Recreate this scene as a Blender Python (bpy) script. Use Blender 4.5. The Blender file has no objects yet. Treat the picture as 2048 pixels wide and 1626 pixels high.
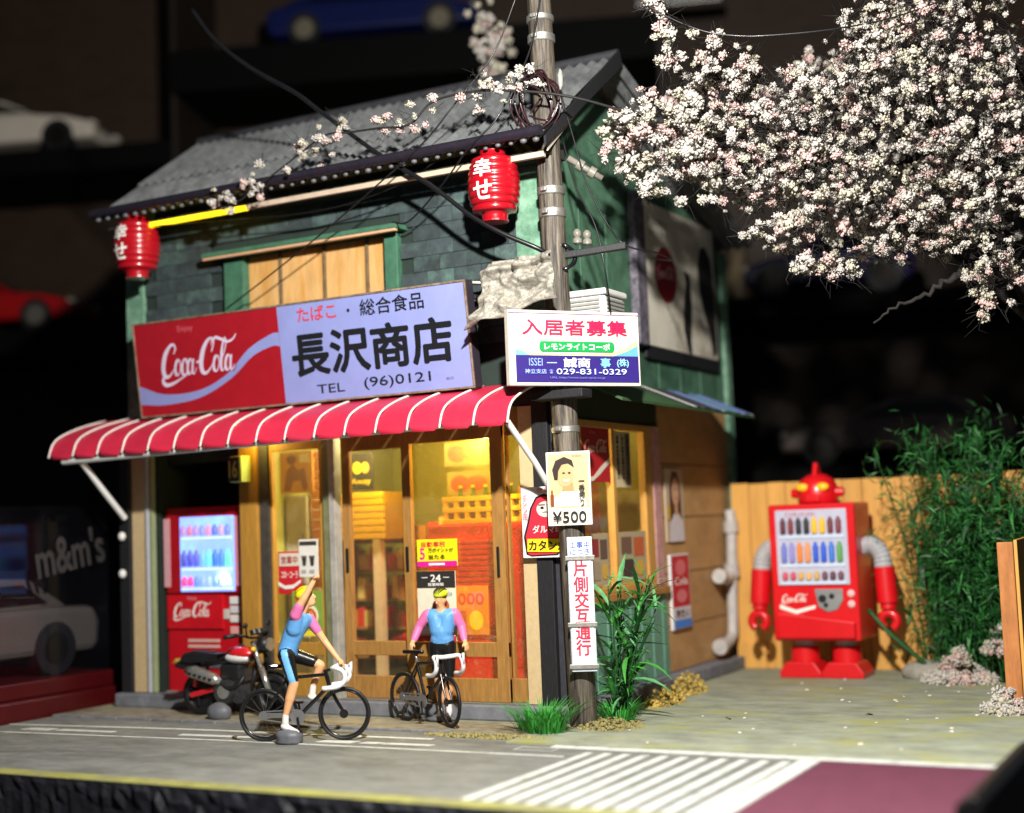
import bpy, math, random
import numpy as np
from mathutils import Vector, Matrix

random.seed(7)
RNG = np.random.default_rng(7)
R = math.radians
sc = bpy.context.scene
COL = sc.collection

# ------------------------------------------------------------------ camera, world, lamps, exposure
def make_camera():
    yaw, pitch, roll = -.4985, .0821, -.0395
    f = Vector((math.sin(yaw) * math.cos(pitch), math.cos(yaw) * math.cos(pitch), math.sin(pitch)))
    r0 = Vector((math.cos(yaw), -math.sin(yaw), 0)); u0 = r0.cross(f)
    r = math.cos(roll) * r0 + math.sin(roll) * u0
    u = -math.sin(roll) * r0 + math.cos(roll) * u0
    m = Matrix((r, u, -f)).transposed().to_4x4(); m.translation = (12.80, -13.34, 2.008)
    cd = bpy.data.cameras.new('camera'); cam = bpy.data.objects.new('camera', cd); COL.objects.link(cam)
    cam.matrix_world = m
    cd.sensor_width = 36; cd.lens = 36 * 2806 / 2048; cd.clip_start = .1; cd.clip_end = 300
    cd.dof.use_dof = True; cd.dof.focus_distance = 14.6; cd.dof.aperture_fstop = .225
    sc.camera = cam
make_camera()
w = bpy.data.worlds.new('World'); sc.world = w; w.use_nodes = True
w.node_tree.nodes['Background'].inputs[0].default_value = (.75, .85, 1, 1)
w.node_tree.nodes['Background'].inputs[1].default_value = .03

def lamp(name, kind, loc, power, color, radius=.3, target=None, cone=60, blend=.5):
    d = bpy.data.lights.new(name, kind); d.energy = power; d.color = color
    d.shadow_soft_size = radius
    if kind == 'SPOT': d.spot_size = R(cone); d.spot_blend = blend
    o = bpy.data.objects.new(name, d); o.location = loc; COL.objects.link(o)
    if target:
        o.rotation_euler = (Vector(target) - Vector(loc)).to_track_quat('-Z', 'Y').to_euler()
    return o
lamp('desk_lamp_light', 'POINT', (9.8, -6.8, 7.0), 8800, (1, .96, .9), .16)
lamp('shop_led_light', 'POINT', (5.12, .16, 2.9), 80, (1, .76, .2), .04)
lamp('shop_back_light', 'POINT', (3.3, .7, 3.1), 150, (1, .82, .36), .12)
lamp('awning_led_light', 'POINT', (2.15, -.22, 3.12), 12, (1, .8, .18), .03)
lamp('attic_light', 'POINT', (3.0, .8, 5.75), 26, (1, .62, .20), .15)
vs = sc.view_settings; vs.view_transform = 'Standard'; vs.look = 'None'; vs.exposure = 0; vs.gamma = 1
sc.cycles.max_bounces = 8; sc.cycles.transparent_max_bounces = 16
sc.cycles.sample_clamp_indirect = 4

# ------------------------------------------------------------------ materials
def lin(c):
    if isinstance(c, str): c = tuple(int(c[i:i + 2], 16) for i in (0, 2, 4))
    return tuple(((v / 255 / 12.92) if v / 255 <= .04045 else ((v / 255 + .055) / 1.055) ** 2.4) for v in c)
MATS = {}
def mat(name, c, rough=.6, metal=0., var=.12, scale=6., bump=0., c2=None, stretch=(1, 1, 1), emis=0., coat=0., c2amt=(.45, .7), trans=0., spec=.4, objvar=0.):
    if name in MATS: return MATS[name]
    m = bpy.data.materials.new(name); m.use_nodes = True; nt = m.node_tree
    b = nt.nodes['Principled BSDF']; L = nt.links.new
    col = lin(c)
    b.inputs['Roughness'].default_value = rough; b.inputs['Metallic'].default_value = metal
    b.inputs['Specular IOR Level'].default_value = spec
    if coat: b.inputs['Coat Weight'].default_value = coat; b.inputs['Coat Roughness'].default_value = .15
    tc = nt.nodes.new('ShaderNodeTexCoord'); mp = nt.nodes.new('ShaderNodeMapping'); L(tc.outputs['Object'], mp.inputs['Vector'])
    mp.inputs['Scale'].default_value = stretch
    oi = nt.nodes.new('ShaderNodeObjectInfo'); mu = nt.nodes.new('ShaderNodeMath'); mu.operation = 'MULTIPLY'; mu.inputs[1].default_value = 41.
    L(oi.outputs['Random'], mu.inputs[0]); L(mu.outputs[0], mp.inputs['Location'])
    n = nt.nodes.new('ShaderNodeTexNoise'); n.inputs['Scale'].default_value = scale; n.inputs['Detail'].default_value = 6; n.inputs['Roughness'].default_value = .65
    L(mp.outputs[0], n.inputs['Vector'])
    r = nt.nodes.new('ShaderNodeValToRGB'); L(n.outputs['Fac'], r.inputs['Fac'])
    e = r.color_ramp.elements
    e[0].position = .3; e[1].position = .7
    e[0].color = (*[max(0, v * (1 - var)) for v in col], 1); e[1].color = (*[min(1, v * (1 + var)) for v in col], 1)
    out = r.outputs[0]
    if c2 is not None:
        n2 = nt.nodes.new('ShaderNodeTexNoise'); n2.inputs['Scale'].default_value = scale * .45; n2.inputs['Detail'].default_value = 8; n2.inputs['Roughness'].default_value = .7
        L(mp.outputs[0], n2.inputs['Vector'])
        r2 = nt.nodes.new('ShaderNodeValToRGB'); L(n2.outputs['Fac'], r2.inputs['Fac'])
        r2.color_ramp.elements[0].position = c2amt[0]; r2.color_ramp.elements[1].position = c2amt[1]
        mx = nt.nodes.new('ShaderNodeMix'); mx.data_type = 'RGBA'
        L(r2.outputs[0], mx.inputs['Factor']); L(out, mx.inputs[6]); mx.inputs[7].default_value = (*lin(c2), 1)
        out = mx.outputs[2]
    if objvar:
        hs = nt.nodes.new('ShaderNodeHueSaturation'); mr = nt.nodes.new('ShaderNodeMapRange'); mr.inputs[3].default_value = 1 - objvar; mr.inputs[4].default_value = 1 + objvar
        L(oi.outputs['Random'], mr.inputs[0]); L(mr.outputs[0], hs.inputs['Value']); L(out, hs.inputs['Color']); out = hs.outputs[0]
    L(out, b.inputs['Base Color'])
    if bump:
        bp = nt.nodes.new('ShaderNodeBump'); bp.inputs['Strength'].default_value = bump; bp.inputs['Distance'].default_value = .02
        L(n.outputs['Fac'], bp.inputs['Height']); L(bp.outputs[0], b.inputs['Normal'])
    if emis:
        L(out, b.inputs['Emission Color']); b.inputs['Emission Strength'].default_value = emis
    if trans:
        tr = nt.nodes.new('ShaderNodeBsdfTranslucent'); L(out, tr.inputs[0])
        ms = nt.nodes.new('ShaderNodeMixShader'); ms.inputs[0].default_value = trans
        L(b.outputs[0], ms.inputs[1]); L(tr.outputs[0], ms.inputs[2]); L(ms.outputs[0], nt.nodes['Material Output'].inputs[0])
    MATS[name] = m
    return m
def glass(name, tint=(1, 1, 1), dust=.05, gloss=.06, dustcol=(.9, .85, .7)):
    m = bpy.data.materials.new(name); m.use_nodes = True; nt = m.node_tree; L = nt.links.new
    for n in list(nt.nodes):
        if n.type != 'OUTPUT_MATERIAL': nt.nodes.remove(n)
    t = nt.nodes.new('ShaderNodeBsdfTransparent'); t.inputs[0].default_value = (*tint, 1)
    g = nt.nodes.new('ShaderNodeBsdfGlossy'); g.inputs['Roughness'].default_value = .03
    mx = nt.nodes.new('ShaderNodeMixShader'); mx.inputs[0].default_value = gloss
    L(t.outputs[0], mx.inputs[1]); L(g.outputs[0], mx.inputs[2])
    d = nt.nodes.new('ShaderNodeBsdfTranslucent'); d.inputs[0].default_value = (*dustcol, 1)
    d2 = nt.nodes.new('ShaderNodeBsdfDiffuse'); d2.inputs[0].default_value = (*dustcol, 1)
    dm = nt.nodes.new('ShaderNodeMixShader'); dm.inputs[0].default_value = .35; L(d.outputs[0], dm.inputs[1]); L(d2.outputs[0], dm.inputs[2])
    tc = nt.nodes.new('ShaderNodeTexCoord'); n = nt.nodes.new('ShaderNodeTexNoise'); n.inputs['Scale'].default_value = 75; n.inputs['Detail'].default_value = 9
    n.inputs['Roughness'].default_value = .8
    L(tc.outputs['Object'], n.inputs['Vector'])
    r = nt.nodes.new('ShaderNodeMapRange'); r.inputs[1].default_value = .5; r.inputs[2].default_value = .78; r.inputs[3].default_value = dust * .35; r.inputs[4].default_value = min(1, dust * 5)
    L(n.outputs['Fac'], r.inputs[0])
    m2 = nt.nodes.new('ShaderNodeMixShader'); L(r.outputs[0], m2.inputs[0]); L(mx.outputs[0], m2.inputs[1]); L(dm.outputs[0], m2.inputs[2])
    L(m2.outputs[0], nt.nodes['Material Output'].inputs[0])
    MATS[name] = m
    return m

def pr(c, rough=.55, var=.06):    # printed / plain paint
    key = 'paint_' + (c if isinstance(c, str) else '%02x%02x%02x' % tuple(c))
    return mat(key, c, rough, var=var, scale=14)

# ------------------------------------------------------------------ geometry builder
ICO = {}
def ico(level):
    if level in ICO: return ICO[level]
    import bmesh
    bm = bmesh.new(); bmesh.ops.create_icosphere(bm, subdivisions=level, radius=1)
    v = np.array([x.co[:] for x in bm.verts]); bm.verts.index_update()
    f = np.array([[q.index for q in p.verts] for p in bm.faces]); bm.free()
    ICO[level] = (v, f); return ICO[level]
class G:
    def __init__(s): s.v = []; s.f = []; s.m = []; s.cur = 0
    def add(s, vs, fs):
        o = len(s.v); s.v += [tuple(p) for p in vs]; s.f += [tuple(i + o for i in q) for q in fs]; s.m += [s.cur] * len(fs)
        return s
    def box(s, x0, x1, y0, y1, z0, z1):
        vs = [(x, y, z) for z in (z0, z1) for y in (y0, y1) for x in (x0, x1)]
        return s.add(vs, [(0, 2, 3, 1), (4, 5, 7, 6), (0, 1, 5, 4), (2, 6, 7, 3), (0, 4, 6, 2), (1, 3, 7, 5)])
    def beam(s, p, q, wd, ht, up=(0, 0, 1)):
        p = Vector(p); q = Vector(q); d = (q - p).normalized(); u = Vector(up)
        x = d.cross(u).normalized(); u = x.cross(d)
        vs = [a + x * i * wd / 2 + u * j * ht / 2 for a in (p, q) for i, j in ((-1, -1), (1, -1), (1, 1), (-1, 1))]
        return s.add(vs, [(0, 1, 2, 3), (7, 6, 5, 4), (0, 4, 5, 1), (1, 5, 6, 2), (2, 6, 7, 3), (3, 7, 4, 0)])
    def tube(s, pts, r, n=8, caps=True, closed=False):
        P = [Vector(p) for p in pts]; k = len(P)
        rs = r if isinstance(r, (list, tuple)) else [r] * k
        vs = []; prev = None
        for i in range(k):
            if closed: d = P[(i + 1) % k] - P[i - 1]
            else: d = P[min(i + 1, k - 1)] - P[max(i - 1, 0)]
            d.normalize()
            if prev is None:
                a = d.orthogonal().normalized()
            else:
                a = (prev - d * prev.dot(d))
                a = a.normalized() if a.length > 1e-6 else d.orthogonal().normalized()
            prev = a; b = d.cross(a)
            for j in range(n):
                t = 2 * math.pi * j / n; vs.append(P[i] + (a * math.cos(t) + b * math.sin(t)) * rs[i])
        fs = []
        for i in range(k if closed else k - 1):
            i2 = (i + 1) % k
            for j in range(n):
                j2 = (j + 1) % n; fs.append((i * n + j, i * n + j2, i2 * n + j2, i2 * n + j))
        if caps and not closed: fs += [tuple(range(n))[::-1], tuple((k - 1) * n + j for j in range(n))]
        return s.add(vs, fs)
    def cyl(s, p, q, r0, r1=None, n=16): return s.tube([p, q], [r0, r0 if r1 is None else r1], n)
    def ring(s, c, ax, Rr, r, nu=40, nv=8):
        c = Vector(c); ax = Vector(ax).normalized(); a = ax.orthogonal().normalized(); b = ax.cross(a)
        return s.tube([c + (a * math.cos(t) + b * math.sin(t)) * Rr for t in [2 * math.pi * i / nu for i in range(nu)]], r, nv, closed=True)
    def ball(s, c, r, lv=2, noise=0., mtx=None):
        v, f = ico(lv); r = np.array(r if isinstance(r, (tuple, list)) else (r, r, r))
        vv = v * (1 + noise * RNG.standard_normal((len(v), 1)))
        vv = vv * r
        if mtx is not None: vv = vv @ np.array(mtx.to_3x3()).T
        return s.add((vv + np.array(c)).tolist(), f.tolist())
    def lathe(s, prof, n=24, c=(0, 0, 0)):
        vs = [(c[0] + r * math.cos(2 * math.pi * j / n), c[1] + r * math.sin(2 * math.pi * j / n), c[2] + z) for r, z in prof for j in range(n)]
        fs = [(i * n + j, i * n + (j + 1) % n, (i + 1) * n + (j + 1) % n, (i + 1) * n + j) for i in range(len(prof) - 1) for j in range(n)]
        fs += [tuple(range(n))[::-1], tuple((len(prof) - 1) * n + j for j in range(n))]
        return s.add(vs, fs)
    def prism(s, poly, a, b, axis='y'):      # poly in the two other axes
        def mk(p, t): return {'y': (p[0], t, p[1]), 'x': (t, p[0], p[1]), 'z': (p[0], p[1], t)}[axis]
        n = len(poly); vs = [mk(p, a) for p in poly] + [mk(p, b) for p in poly]
        fs = [tuple(range(n)), tuple(range(2 * n - 1, n - 1, -1))] + [(i, i + n, (i + 1) % n + n, (i + 1) % n) for i in range(n)]
        return s.add(vs, fs)
    def flat(s, poly, y=0.): return s.add([(p[0], y, p[1]) for p in poly], [tuple(range(len(poly)))])
    def mesh(s, name, mats, smooth=False):
        me = bpy.data.meshes.new(name); me.from_pydata([tuple(map(float, p)) for p in s.v], [], s.f)
        for m in (mats if isinstance(mats, (list, tuple)) else [mats]): me.materials.append(m)
        if any(s.m): me.polygons.foreach_set('material_index', s.m)
        if smooth: me.polygons.foreach_set('use_smooth', [True] * len(me.polygons))
        me.validate(); me.update(); return me
    def obj(s, name, mats, parent=None, smooth=False, bevel=0., loc=None, angle=None):
        import bmesh
        me = s.mesh(name, mats, smooth)
        bm = bmesh.new(); bm.from_mesh(me); bmesh.ops.recalc_face_normals(bm, faces=bm.faces); bm.to_mesh(me); bm.free()
        if angle and smooth: me.set_sharp_from_angle(angle=R(angle))
        o = link(name, me, parent, loc)
        if bevel:
            b = o.modifiers.new('bevel', 'BEVEL'); b.width = bevel; b.segments = 2; b.limit_method = 'ANGLE'; b.angle_limit = R(40)
        return o
def link(name, data, parent=None, loc=None):
    o = bpy.data.objects.new(name, data); COL.objects.link(o); o.parent = parent
    if loc: o.location = loc
    return o
def tag(o, label, cat=None, group=None, kind=None):
    o['label'] = label
    if cat: o['category'] = cat
    if group: o['group'] = group
    if kind: o['kind'] = kind
    return o
def thing(name, label, cat, loc=(0, 0, 0), rz=0., group=None, rx=0.):
    o = link(name, None); o.location = loc; o.rotation_euler = (rx, 0, rz); o.empty_display_size = .2
    return tag(o, label, cat, group)
def setting(name, g, m, label=None, parent=None, **k):
    o = g.obj(name, m, parent, **k)
    if parent is None: o['kind'] = 'structure'; o['label'] = label
    return o
def copy_tree(o, parent=None):
    c = o.copy(); COL.objects.link(c); c.parent = parent
    for ch in list(o.children): copy_tree(ch, c)
    return c
def dup(o, loc, rot=None, scale=None, parent=None):
    c = o.copy(); COL.objects.link(c); c.parent = parent or o.parent; c.location = loc
    if rot is not None: c.rotation_euler = rot
    if scale is not None: c.scale = scale
    return c
def spline(pts, k=6):
    P = [np.array(p, float) for p in pts]; out = []
    for i in range(len(P) - 1):
        a = P[i - 1] if i else 2 * P[0] - P[1]; b = P[i]; c = P[i + 1]; d = P[i + 2] if i + 2 < len(P) else 2 * P[-1] - P[-2]
        for t in np.linspace(0, 1, k, endpoint=False):
            out.append(.5 * (2 * b + (c - a) * t + (2 * a - 5 * b + 4 * c - d) * t * t + (3 * b - a - 3 * c + d) * t ** 3))
    out.append(P[-1]); return out

# ------------------------------------------------------------------ lettering
TEXT = {}
def text_raw(body, bold):
    k = (body, bold)
    if k in TEXT: return TEXT[k]
    cu = bpy.data.curves.new('lettering', 'FONT'); cu.body = body; cu.offset = bold; cu.resolution_u = 3; cu.space_line = .95
    if '\n' in body: cu.align_x = 'CENTER'
    o = bpy.data.objects.new('lettering', cu); COL.objects.link(o)
    bpy.context.view_layer.update()
    me = bpy.data.meshes.new_from_object(o.evaluated_get(bpy.context.evaluated_depsgraph_get()))
    v = np.array([q.co[:2] for q in me.vertices]) if len(me.vertices) else np.zeros((1, 2))
    f = [tuple(p.vertices) for p in me.polygons]
    COL.objects.unlink(o); bpy.data.objects.remove(o); bpy.data.meshes.remove(me)
    lo = v.min(0); hi = v.max(0); v = (v - lo) / np.maximum(hi - lo, 1e-6)
    TEXT[k] = (v, f); return TEXT[k]
def lettering(parent, body, cx, cz, w, h, m, y=-.004, bold=0., shear=0., name='lettering', rot=0.):
    v, f = text_raw(body, 0.)
    nl = body.strip('\n').count('\n') + 1; em = h / nl
    x = (v[:, 0] - .5) * w; z = (v[:, 1] - .5) * h; x = x + shear * z
    if rot: x, z = x * math.cos(rot) - z * math.sin(rot), x * math.sin(rot) + z * math.cos(rot)
    g = G(); k = bold * em * .9
    sh = [(0, 0)] if not bold else [(0, 0), (k, 0), (-k, 0), (0, k), (0, -k), (k * .7, k * .7), (-k * .7, -k * .7), (k * .7, -k * .7), (-k * .7, k * .7)]
    for i, (dx, dz) in enumerate(sh): g.add([(cx + a + dx, y - .00012 * i, cz + b + dz) for a, b in zip(x, z)], f)
    return g_obj_front(g, name, m, parent)
def g_obj_front(g, name, m, parent):
    me = g.mesh(name, m); return link(name, me, parent)

def ribbon(strokes, k=7):
    g = G()
    for st in strokes:
        S = spline(st, k); P = np.array([p[:2] for p in S]); W = np.array([max(.012, p[2]) for p in S])
        T = np.gradient(P, axis=0); T /= np.maximum(np.linalg.norm(T, axis=1, keepdims=True), 1e-6)
        N = np.stack([-T[:, 1], T[:, 0]], 1)
        A = P + N * W[:, None]; B = P - N * W[:, None]; n = len(P)
        g.add([(a[0], 0, a[1]) for a in A] + [(b[0], 0, b[1]) for b in B], [(i, i + n, i + n + 1, i + 1) for i in range(n - 1)])
    return g
def oval(cx, cz, rx, rz, w0=.11, w1=.05):
    return [(cx + rx * math.cos(t), cz + rz * math.sin(t), w0 if math.cos(t) < -.3 else w1 + (w0 - w1) * max(0, .3 - math.cos(t)) * .6) for t in np.linspace(.4, .4 + 2 * math.pi, 13)]
def script_logo():
    st = []
    C = [(1.02, 1.45, .05), (1.16, 1.78, .07), (.98, 2.05, .08), (.6, 1.98, .12), (.2, 1.45, .19), (.06, .7, .2), (.22, .12, .16), (.62, -.02, .1), (1.05, .3, .05), (1.2, .55, .03)]
    st.append(C)
    st.append([(.25, .1, .1), (.1, -.28, .12), (.45, -.55, .13), (1.1, -.5, .10), (1.9, -.22, .06), (2.5, .02, .03)])
    st.append(oval(1.52, .52, .26, .5))
    st.append([(2.36, .72, .07), (2.3, .98, .08), (2.05, .98, .07), (1.93, .55, .12), (2.02, .1, .1), (2.25, .0, .05), (2.5, .3, .03)])
    st.append(oval(2.72, .5, .24, .48))
    st.append([(3.0, 1.0, .07), (2.95, .5, .1), (3.02, .08, .08), (3.2, .05, .04), (3.38, .4, .03)])
    st.append([(3.3, .78, .05), (3.45, .74, .08), (3.62, .82, .05)])
    C2 = [(x + 3.72, z * 1.06, w_) for x, z, w_ in C]; C2[0] = (4.72, 1.3, .05)
    st.append(C2)
    st.append([(4.66, 1.72, .03), (4.72, 2.0, .06), (5.05, 2.2, .1), (5.6, 2.05, .09), (6.2, 1.85, .08), (6.7, 1.98, .07), (6.98, 2.3, .03)])
    st.append(oval(5.26, .52, .26, .5))
    st.append([(5.6, .4, .03), (5.98, 1.3, .05), (6.06, 1.9, .05), (5.9, 2.12, .05), (5.74, 1.6, .1), (5.7, .6, .12), (5.78, .08, .08), (5.98, .08, .04), (6.12, .4, .03)])
    st.append(oval(6.36, .5, .24, .48))
    st.append([(6.64, 1.0, .07), (6.6, .5, .1), (6.68, .08, .08), (6.86, .08, .04), (7.0, .35, .03)])
    g = ribbon(st); a = np.array(g.v); a[:, 0] += .22 * a[:, 2]
    lo = a.min(0); hi = a.max(0); a = (a - lo) / np.maximum(hi - lo, 1e-6)
    return [(p[0] - .5, p[2] - .5) for p in a], g.f
LOGO = script_logo()
def logo(parent, cx, cz, w, h, m, y=-.004, vertical=False, name='lettering', k0=0.):
    g = G(); pts = [((-z, x) if vertical else (x, z)) for x, z in LOGO[0]]
    # stagger strokes by tiny steps so overlaps never share a plane
    g.add([(cx + x * w, y - .00001 * (i // 60), cz + z * h) for i, (x, z) in enumerate(pts)], LOGO[1])
    return g_obj_front(g, name, m, parent)

def poster(name, label, cat, loc, w, h, base, items, rz=0., th=.02, rx=0., group=None, edge=None, root=None):
    """flat sheet standing at loc (bottom centre), front facing local -Y; items in 0..1 sheet coordinates"""
    if root is None: root = thing(name, label, cat, loc, rz, group, rx)
    b = G().box(-w / 2, w / 2, 0, th, 0, h).obj('sheet', base, root, bevel=min(.006, th * .3))
    y = -.003
    for it in items:
        k = it[0]
        X = lambda a: (a - .5) * w
        if k == 't':
            _, s, cx, cz, tw, th_, m = it[:7]; lettering(root, s, X(cx), cz * h, tw * w, th_ * h, m, y, it[7] if len(it) > 7 else 0.)
        elif k == 'p':
            g_obj_front(G().flat([(X(a), c * h) for a, c in it[1]], y), 'print', it[2], root)
        elif k == 'e':
            _, cx, cz, rx_, rz_, m = it
            g_obj_front(G().flat([(X(cx) + rx_ * w * math.cos(t), (cz + rz_ * math.sin(t)) * h) for t in np.linspace(0, 2 * math.pi, 24, endpoint=False)], y), 'print', m, root)
        elif k == 'r':
            _, a, c, a2, c2, m = it
            g_obj_front(G().flat([(X(a), c * h), (X(a2), c * h), (X(a2), c2 * h), (X(a), c2 * h)], y), 'print', m, root)
        elif k == 'l':
            _, cx, cz, tw, th_, m = it[:6]; logo(root, X(cx), cz * h, tw * w, th_ * h, m, y, *it[6:])
        y -= .0016
    return root

# shared materials
CRED = mat('sign_red', '9a1824', .38, var=.08, scale=5, c2='a35048', c2amt=(.66, .9))
WHITE = pr('e8e6df'); BLACKP = pr('17171a'); REDP = pr('d8283c'); NAVY = pr('2a1a6e'); GREENP = pr('0f8f45'); YEL = pr('f2d21c'); BLUEP = pr('2d55b0')
GREEN_TRIM = mat('green_trim', '577f68', .6, var=.22, scale=9, bump=.15, c2='86ab92')
GREEN_WALL = mat('green_wall', '4a6f58', .7, var=.3, scale=5, bump=.25, c2='2c4a3a')
SLATE = mat('slate_tile', '354042', .72, var=.35, scale=7, bump=.35, c2='4f6a60', c2amt=(.5, .75), objvar=.28)
WOOD = mat('door_wood', '9a7038', .6, var=.25, scale=5, bump=.12, stretch=(6, 6, .8))
WOODL = mat('light_wood', 'c98f3f', .6, var=.16, scale=5, bump=.08, stretch=(5, 5, .5))
CREAM = mat('cream_panel', 'c2aa80', .7, var=.1, scale=20, bump=.05)
BLACKW = mat('black_timber', '1c1c1f', .6, var=.3, scale=12, bump=.25, stretch=(6, 6, 1))
TAN = mat('tan_board', 'b08a5a', .65, objvar=.08, var=.1, scale=4, bump=.06, stretch=(1, 1, 2), c2='9a774a')
METAL = mat('bare_metal', 'a8a8a4', .38, .9, var=.2, scale=14, bump=.1)
PLASTIC_W = mat('white_plastic', 'd6d6d2', .35, var=.05)
RUBBER = mat('black_rubber', '141416', .5, var=.2)
GLOSSB = mat('gloss_black', '121316', .22, var=.1, coat=.5)

# ------------------------------------------------------------------ setting: table, base, ground, road
DARK = mat('dark_table', '0c0b0c', .6, var=.3, scale=3)
setting('table_top', G().box(-16, 18, -9, 9.2, -2.0, -1.75), DARK, 'dark table top under the diorama')
BASEM = mat('base_edge_black', '1a1b22', .55, var=.5, scale=9, bump=.8, c2='4a4338', c2amt=(.62, .8))
g = G()
xs = np.linspace(-.46, 10.95, 150)
for a, b in ((0, 1),):
    pass
vs = []; rows = [(-.112, 0.), (-.16, .018), (-.24, .02), (-.33, .022), (-.75, .01), (-1.2, .02), (-1.75, .02)]
for zi, (z, amp) in enumerate(rows):
    for x in xs: vs.append((x, -4.14 - abs(RNG.standard_normal()) * amp, z + RNG.standard_normal() * amp * .3 * (zi > 0)))
n = len(xs)
g.add(vs, [(i * n + j, i * n + j + 1, (i + 1) * n + j + 1, (i + 1) * n + j) for i in range(len(rows) - 1) for j in range(n - 1)])
g.box(-.46, 10.95, -4.11, 9.0, -1.75, -.135)
setting('base_board', g, BASEM, 'thick black rough edged board carrying the street', smooth=False)
CONC = mat('lot_concrete', '8c917f', .8, var=.3, scale=3.2, bump=.3, c2='95975c', c2amt=(.5, .66), stretch=(.8, 1.3, 1))
g = G().box(6.05, 10.92, -1.33, 6.6, -.134, -.1).box(-.45, 6.05, -.2, 6.6, -.134, -.1)
setting('ground', g, CONC, 'greenish concrete lot beside the shop')
ROADM = mat('road_grey', '71736f', .75, var=.26, scale=4.5, bump=.3, c2='5a5c55', c2amt=(.5, .68), stretch=(.7, 1.4, 1))
road = setting('road', G().box(-.455, 10.93, -4.05, -1.335, -.14, -.118).box(-.455, 6.045, -1.335, -.95, -.14, -.118), ROADM, 'grey road along the front of the base')
PAVE = mat('pavement_brown', '857f6c', .8, var=.35, scale=6, bump=.25, c2='574a33', c2amt=(.52, .72))
setting('pavement', G().box(-.45, 6.04, -.9, -.205, -.14, -.0985), PAVE, 'worn brownish pavement strip in front of the shop')
KERB = mat('kerb_stone', '77797d', .8, var=.2, scale=8, bump=.3, c2='5c5e66')
kb = setting('kerb', G().box(-.45, 6.0, -.949, -.901, -.14, -.12), KERB, 'low stone kerb between pavement and road')
x = -.44
while x < 5.5:
    L_ = .48 + random.random() * .1
    G().box(0, L_ - .02, -.955, -.895, -.139, -.094 + random.random() * .006).obj('kerb_block', KERB, kb, bevel=.008, loc=(x, 0, 0)); x += L_
PAINT = mat('road_paint_white', 'c6c9c3', .65, var=.14, scale=12, c2='8f908a', c2amt=(.54, .68))
def stripe(name, poly, m=PAINT, z=-.113, parent=road):
    gg = G(); n = len(poly); gg.add([(p[0], p[1], z) for p in poly] + [(p[0], p[1], z - .004) for p in poly],
        [tuple(range(n))] + [(i, (i + 1) % n, (i + 1) % n + n, i + n) for i in range(n)])
    return gg.obj(name, m, parent)
stripe('painted_line', [(-.44, -2.13), (3.0, -1.95), (6.95, -1.90), (6.95, -1.86), (3.0, -1.91), (-.44, -2.09)])
stripe('painted_line', [(-.44, -1.62), (2.0, -1.42), (5.2, -1.34), (5.2, -1.27), (2.0, -1.36), (-.44, -1.57)])
stripe('painted_line', [(6.7, -1.47), (10.9, -1.47), (10.9, -1.30), (6.7, -1.30)], z=-.094, parent=None) if False else None
wl = setting('painted_edge_line', G().box(6.6, 10.9, -1.46, -1.345, -.119, -.1085), PAINT, 'white painted line along the edge of the concrete lot')
for i in range(12):
    x = 7.05 + i * .185
    stripe('crossing_stripe', [(x, -3.86), (x + .078, -3.86), (x + .078, -1.62), (x, -1.62)])
stripe('crossing_border', [(9.02, -3.95), (9.2, -3.95), (9.2, -1.5), (9.02, -1.5)], z=-.1125)
REDPAVE = mat('plum_pavement', '5c2e40', .7, var=.12, scale=5, bump=.15)
stripe('red_surface', [(9.22, -3.95), (10.72, -3.95), (10.72, -1.5), (9.22, -1.5)], REDPAVE, z=-.111)
YLINE = mat('yellow_road_line', '8c8c4a', .75, var=.3, scale=6, c2='74745a')
stripe('yellow_edge_line', [(-.45, -4.12), (10.92, -4.12), (10.92, -3.9), (-.45, -3.9)], YLINE, z=-.1095)
# stencilled lane marks (worn bicycle symbol and arrow shapes)
for cx, cy in ((.55, -1.78), (4.6, -1.66)):
    stripe('lane_mark', [(cx, cy - .07), (cx + .8, cy - .03), (cx + .82, cy + .05), (cx + .03, cy + .03)], z=-.112)
    stripe('lane_mark', [(cx - .5, cy - .11), (cx - .1, cy - .09), (cx - .06, cy + .05), (cx - .45, cy + .02)], z=-.1125)
stripe('lane_mark', [(2.3, -1.78), (3.25, -1.73), (3.3, -1.63), (2.28, -1.68)], z=-.112)
gg = G()
for a, b, c, d in ((6.30, 6.72, -1.66, -1.63), (6.30, 6.72, -1.5, -1.47), (6.30, 6.33, -1.63, -1.5), (6.69, 6.72, -1.63, -1.5)): gg.box(a, b, c, d, -.117, -.1135)
gg.obj('painted_box', mat('worn_paint', '9a9c98', .7), road)
FRAMEB = mat('black_frame', '101012', .35, var=.3, scale=8, bump=.2)
setting('base_rim', G().prism([(10.75, -.3), (10.98, -.3), (11.0, .12), (10.94, .16), (10.82, .1)], -4.0, -1.55, 'y'), FRAMEB, 'raised black rim at the side of the board', bevel=.02)

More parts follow.
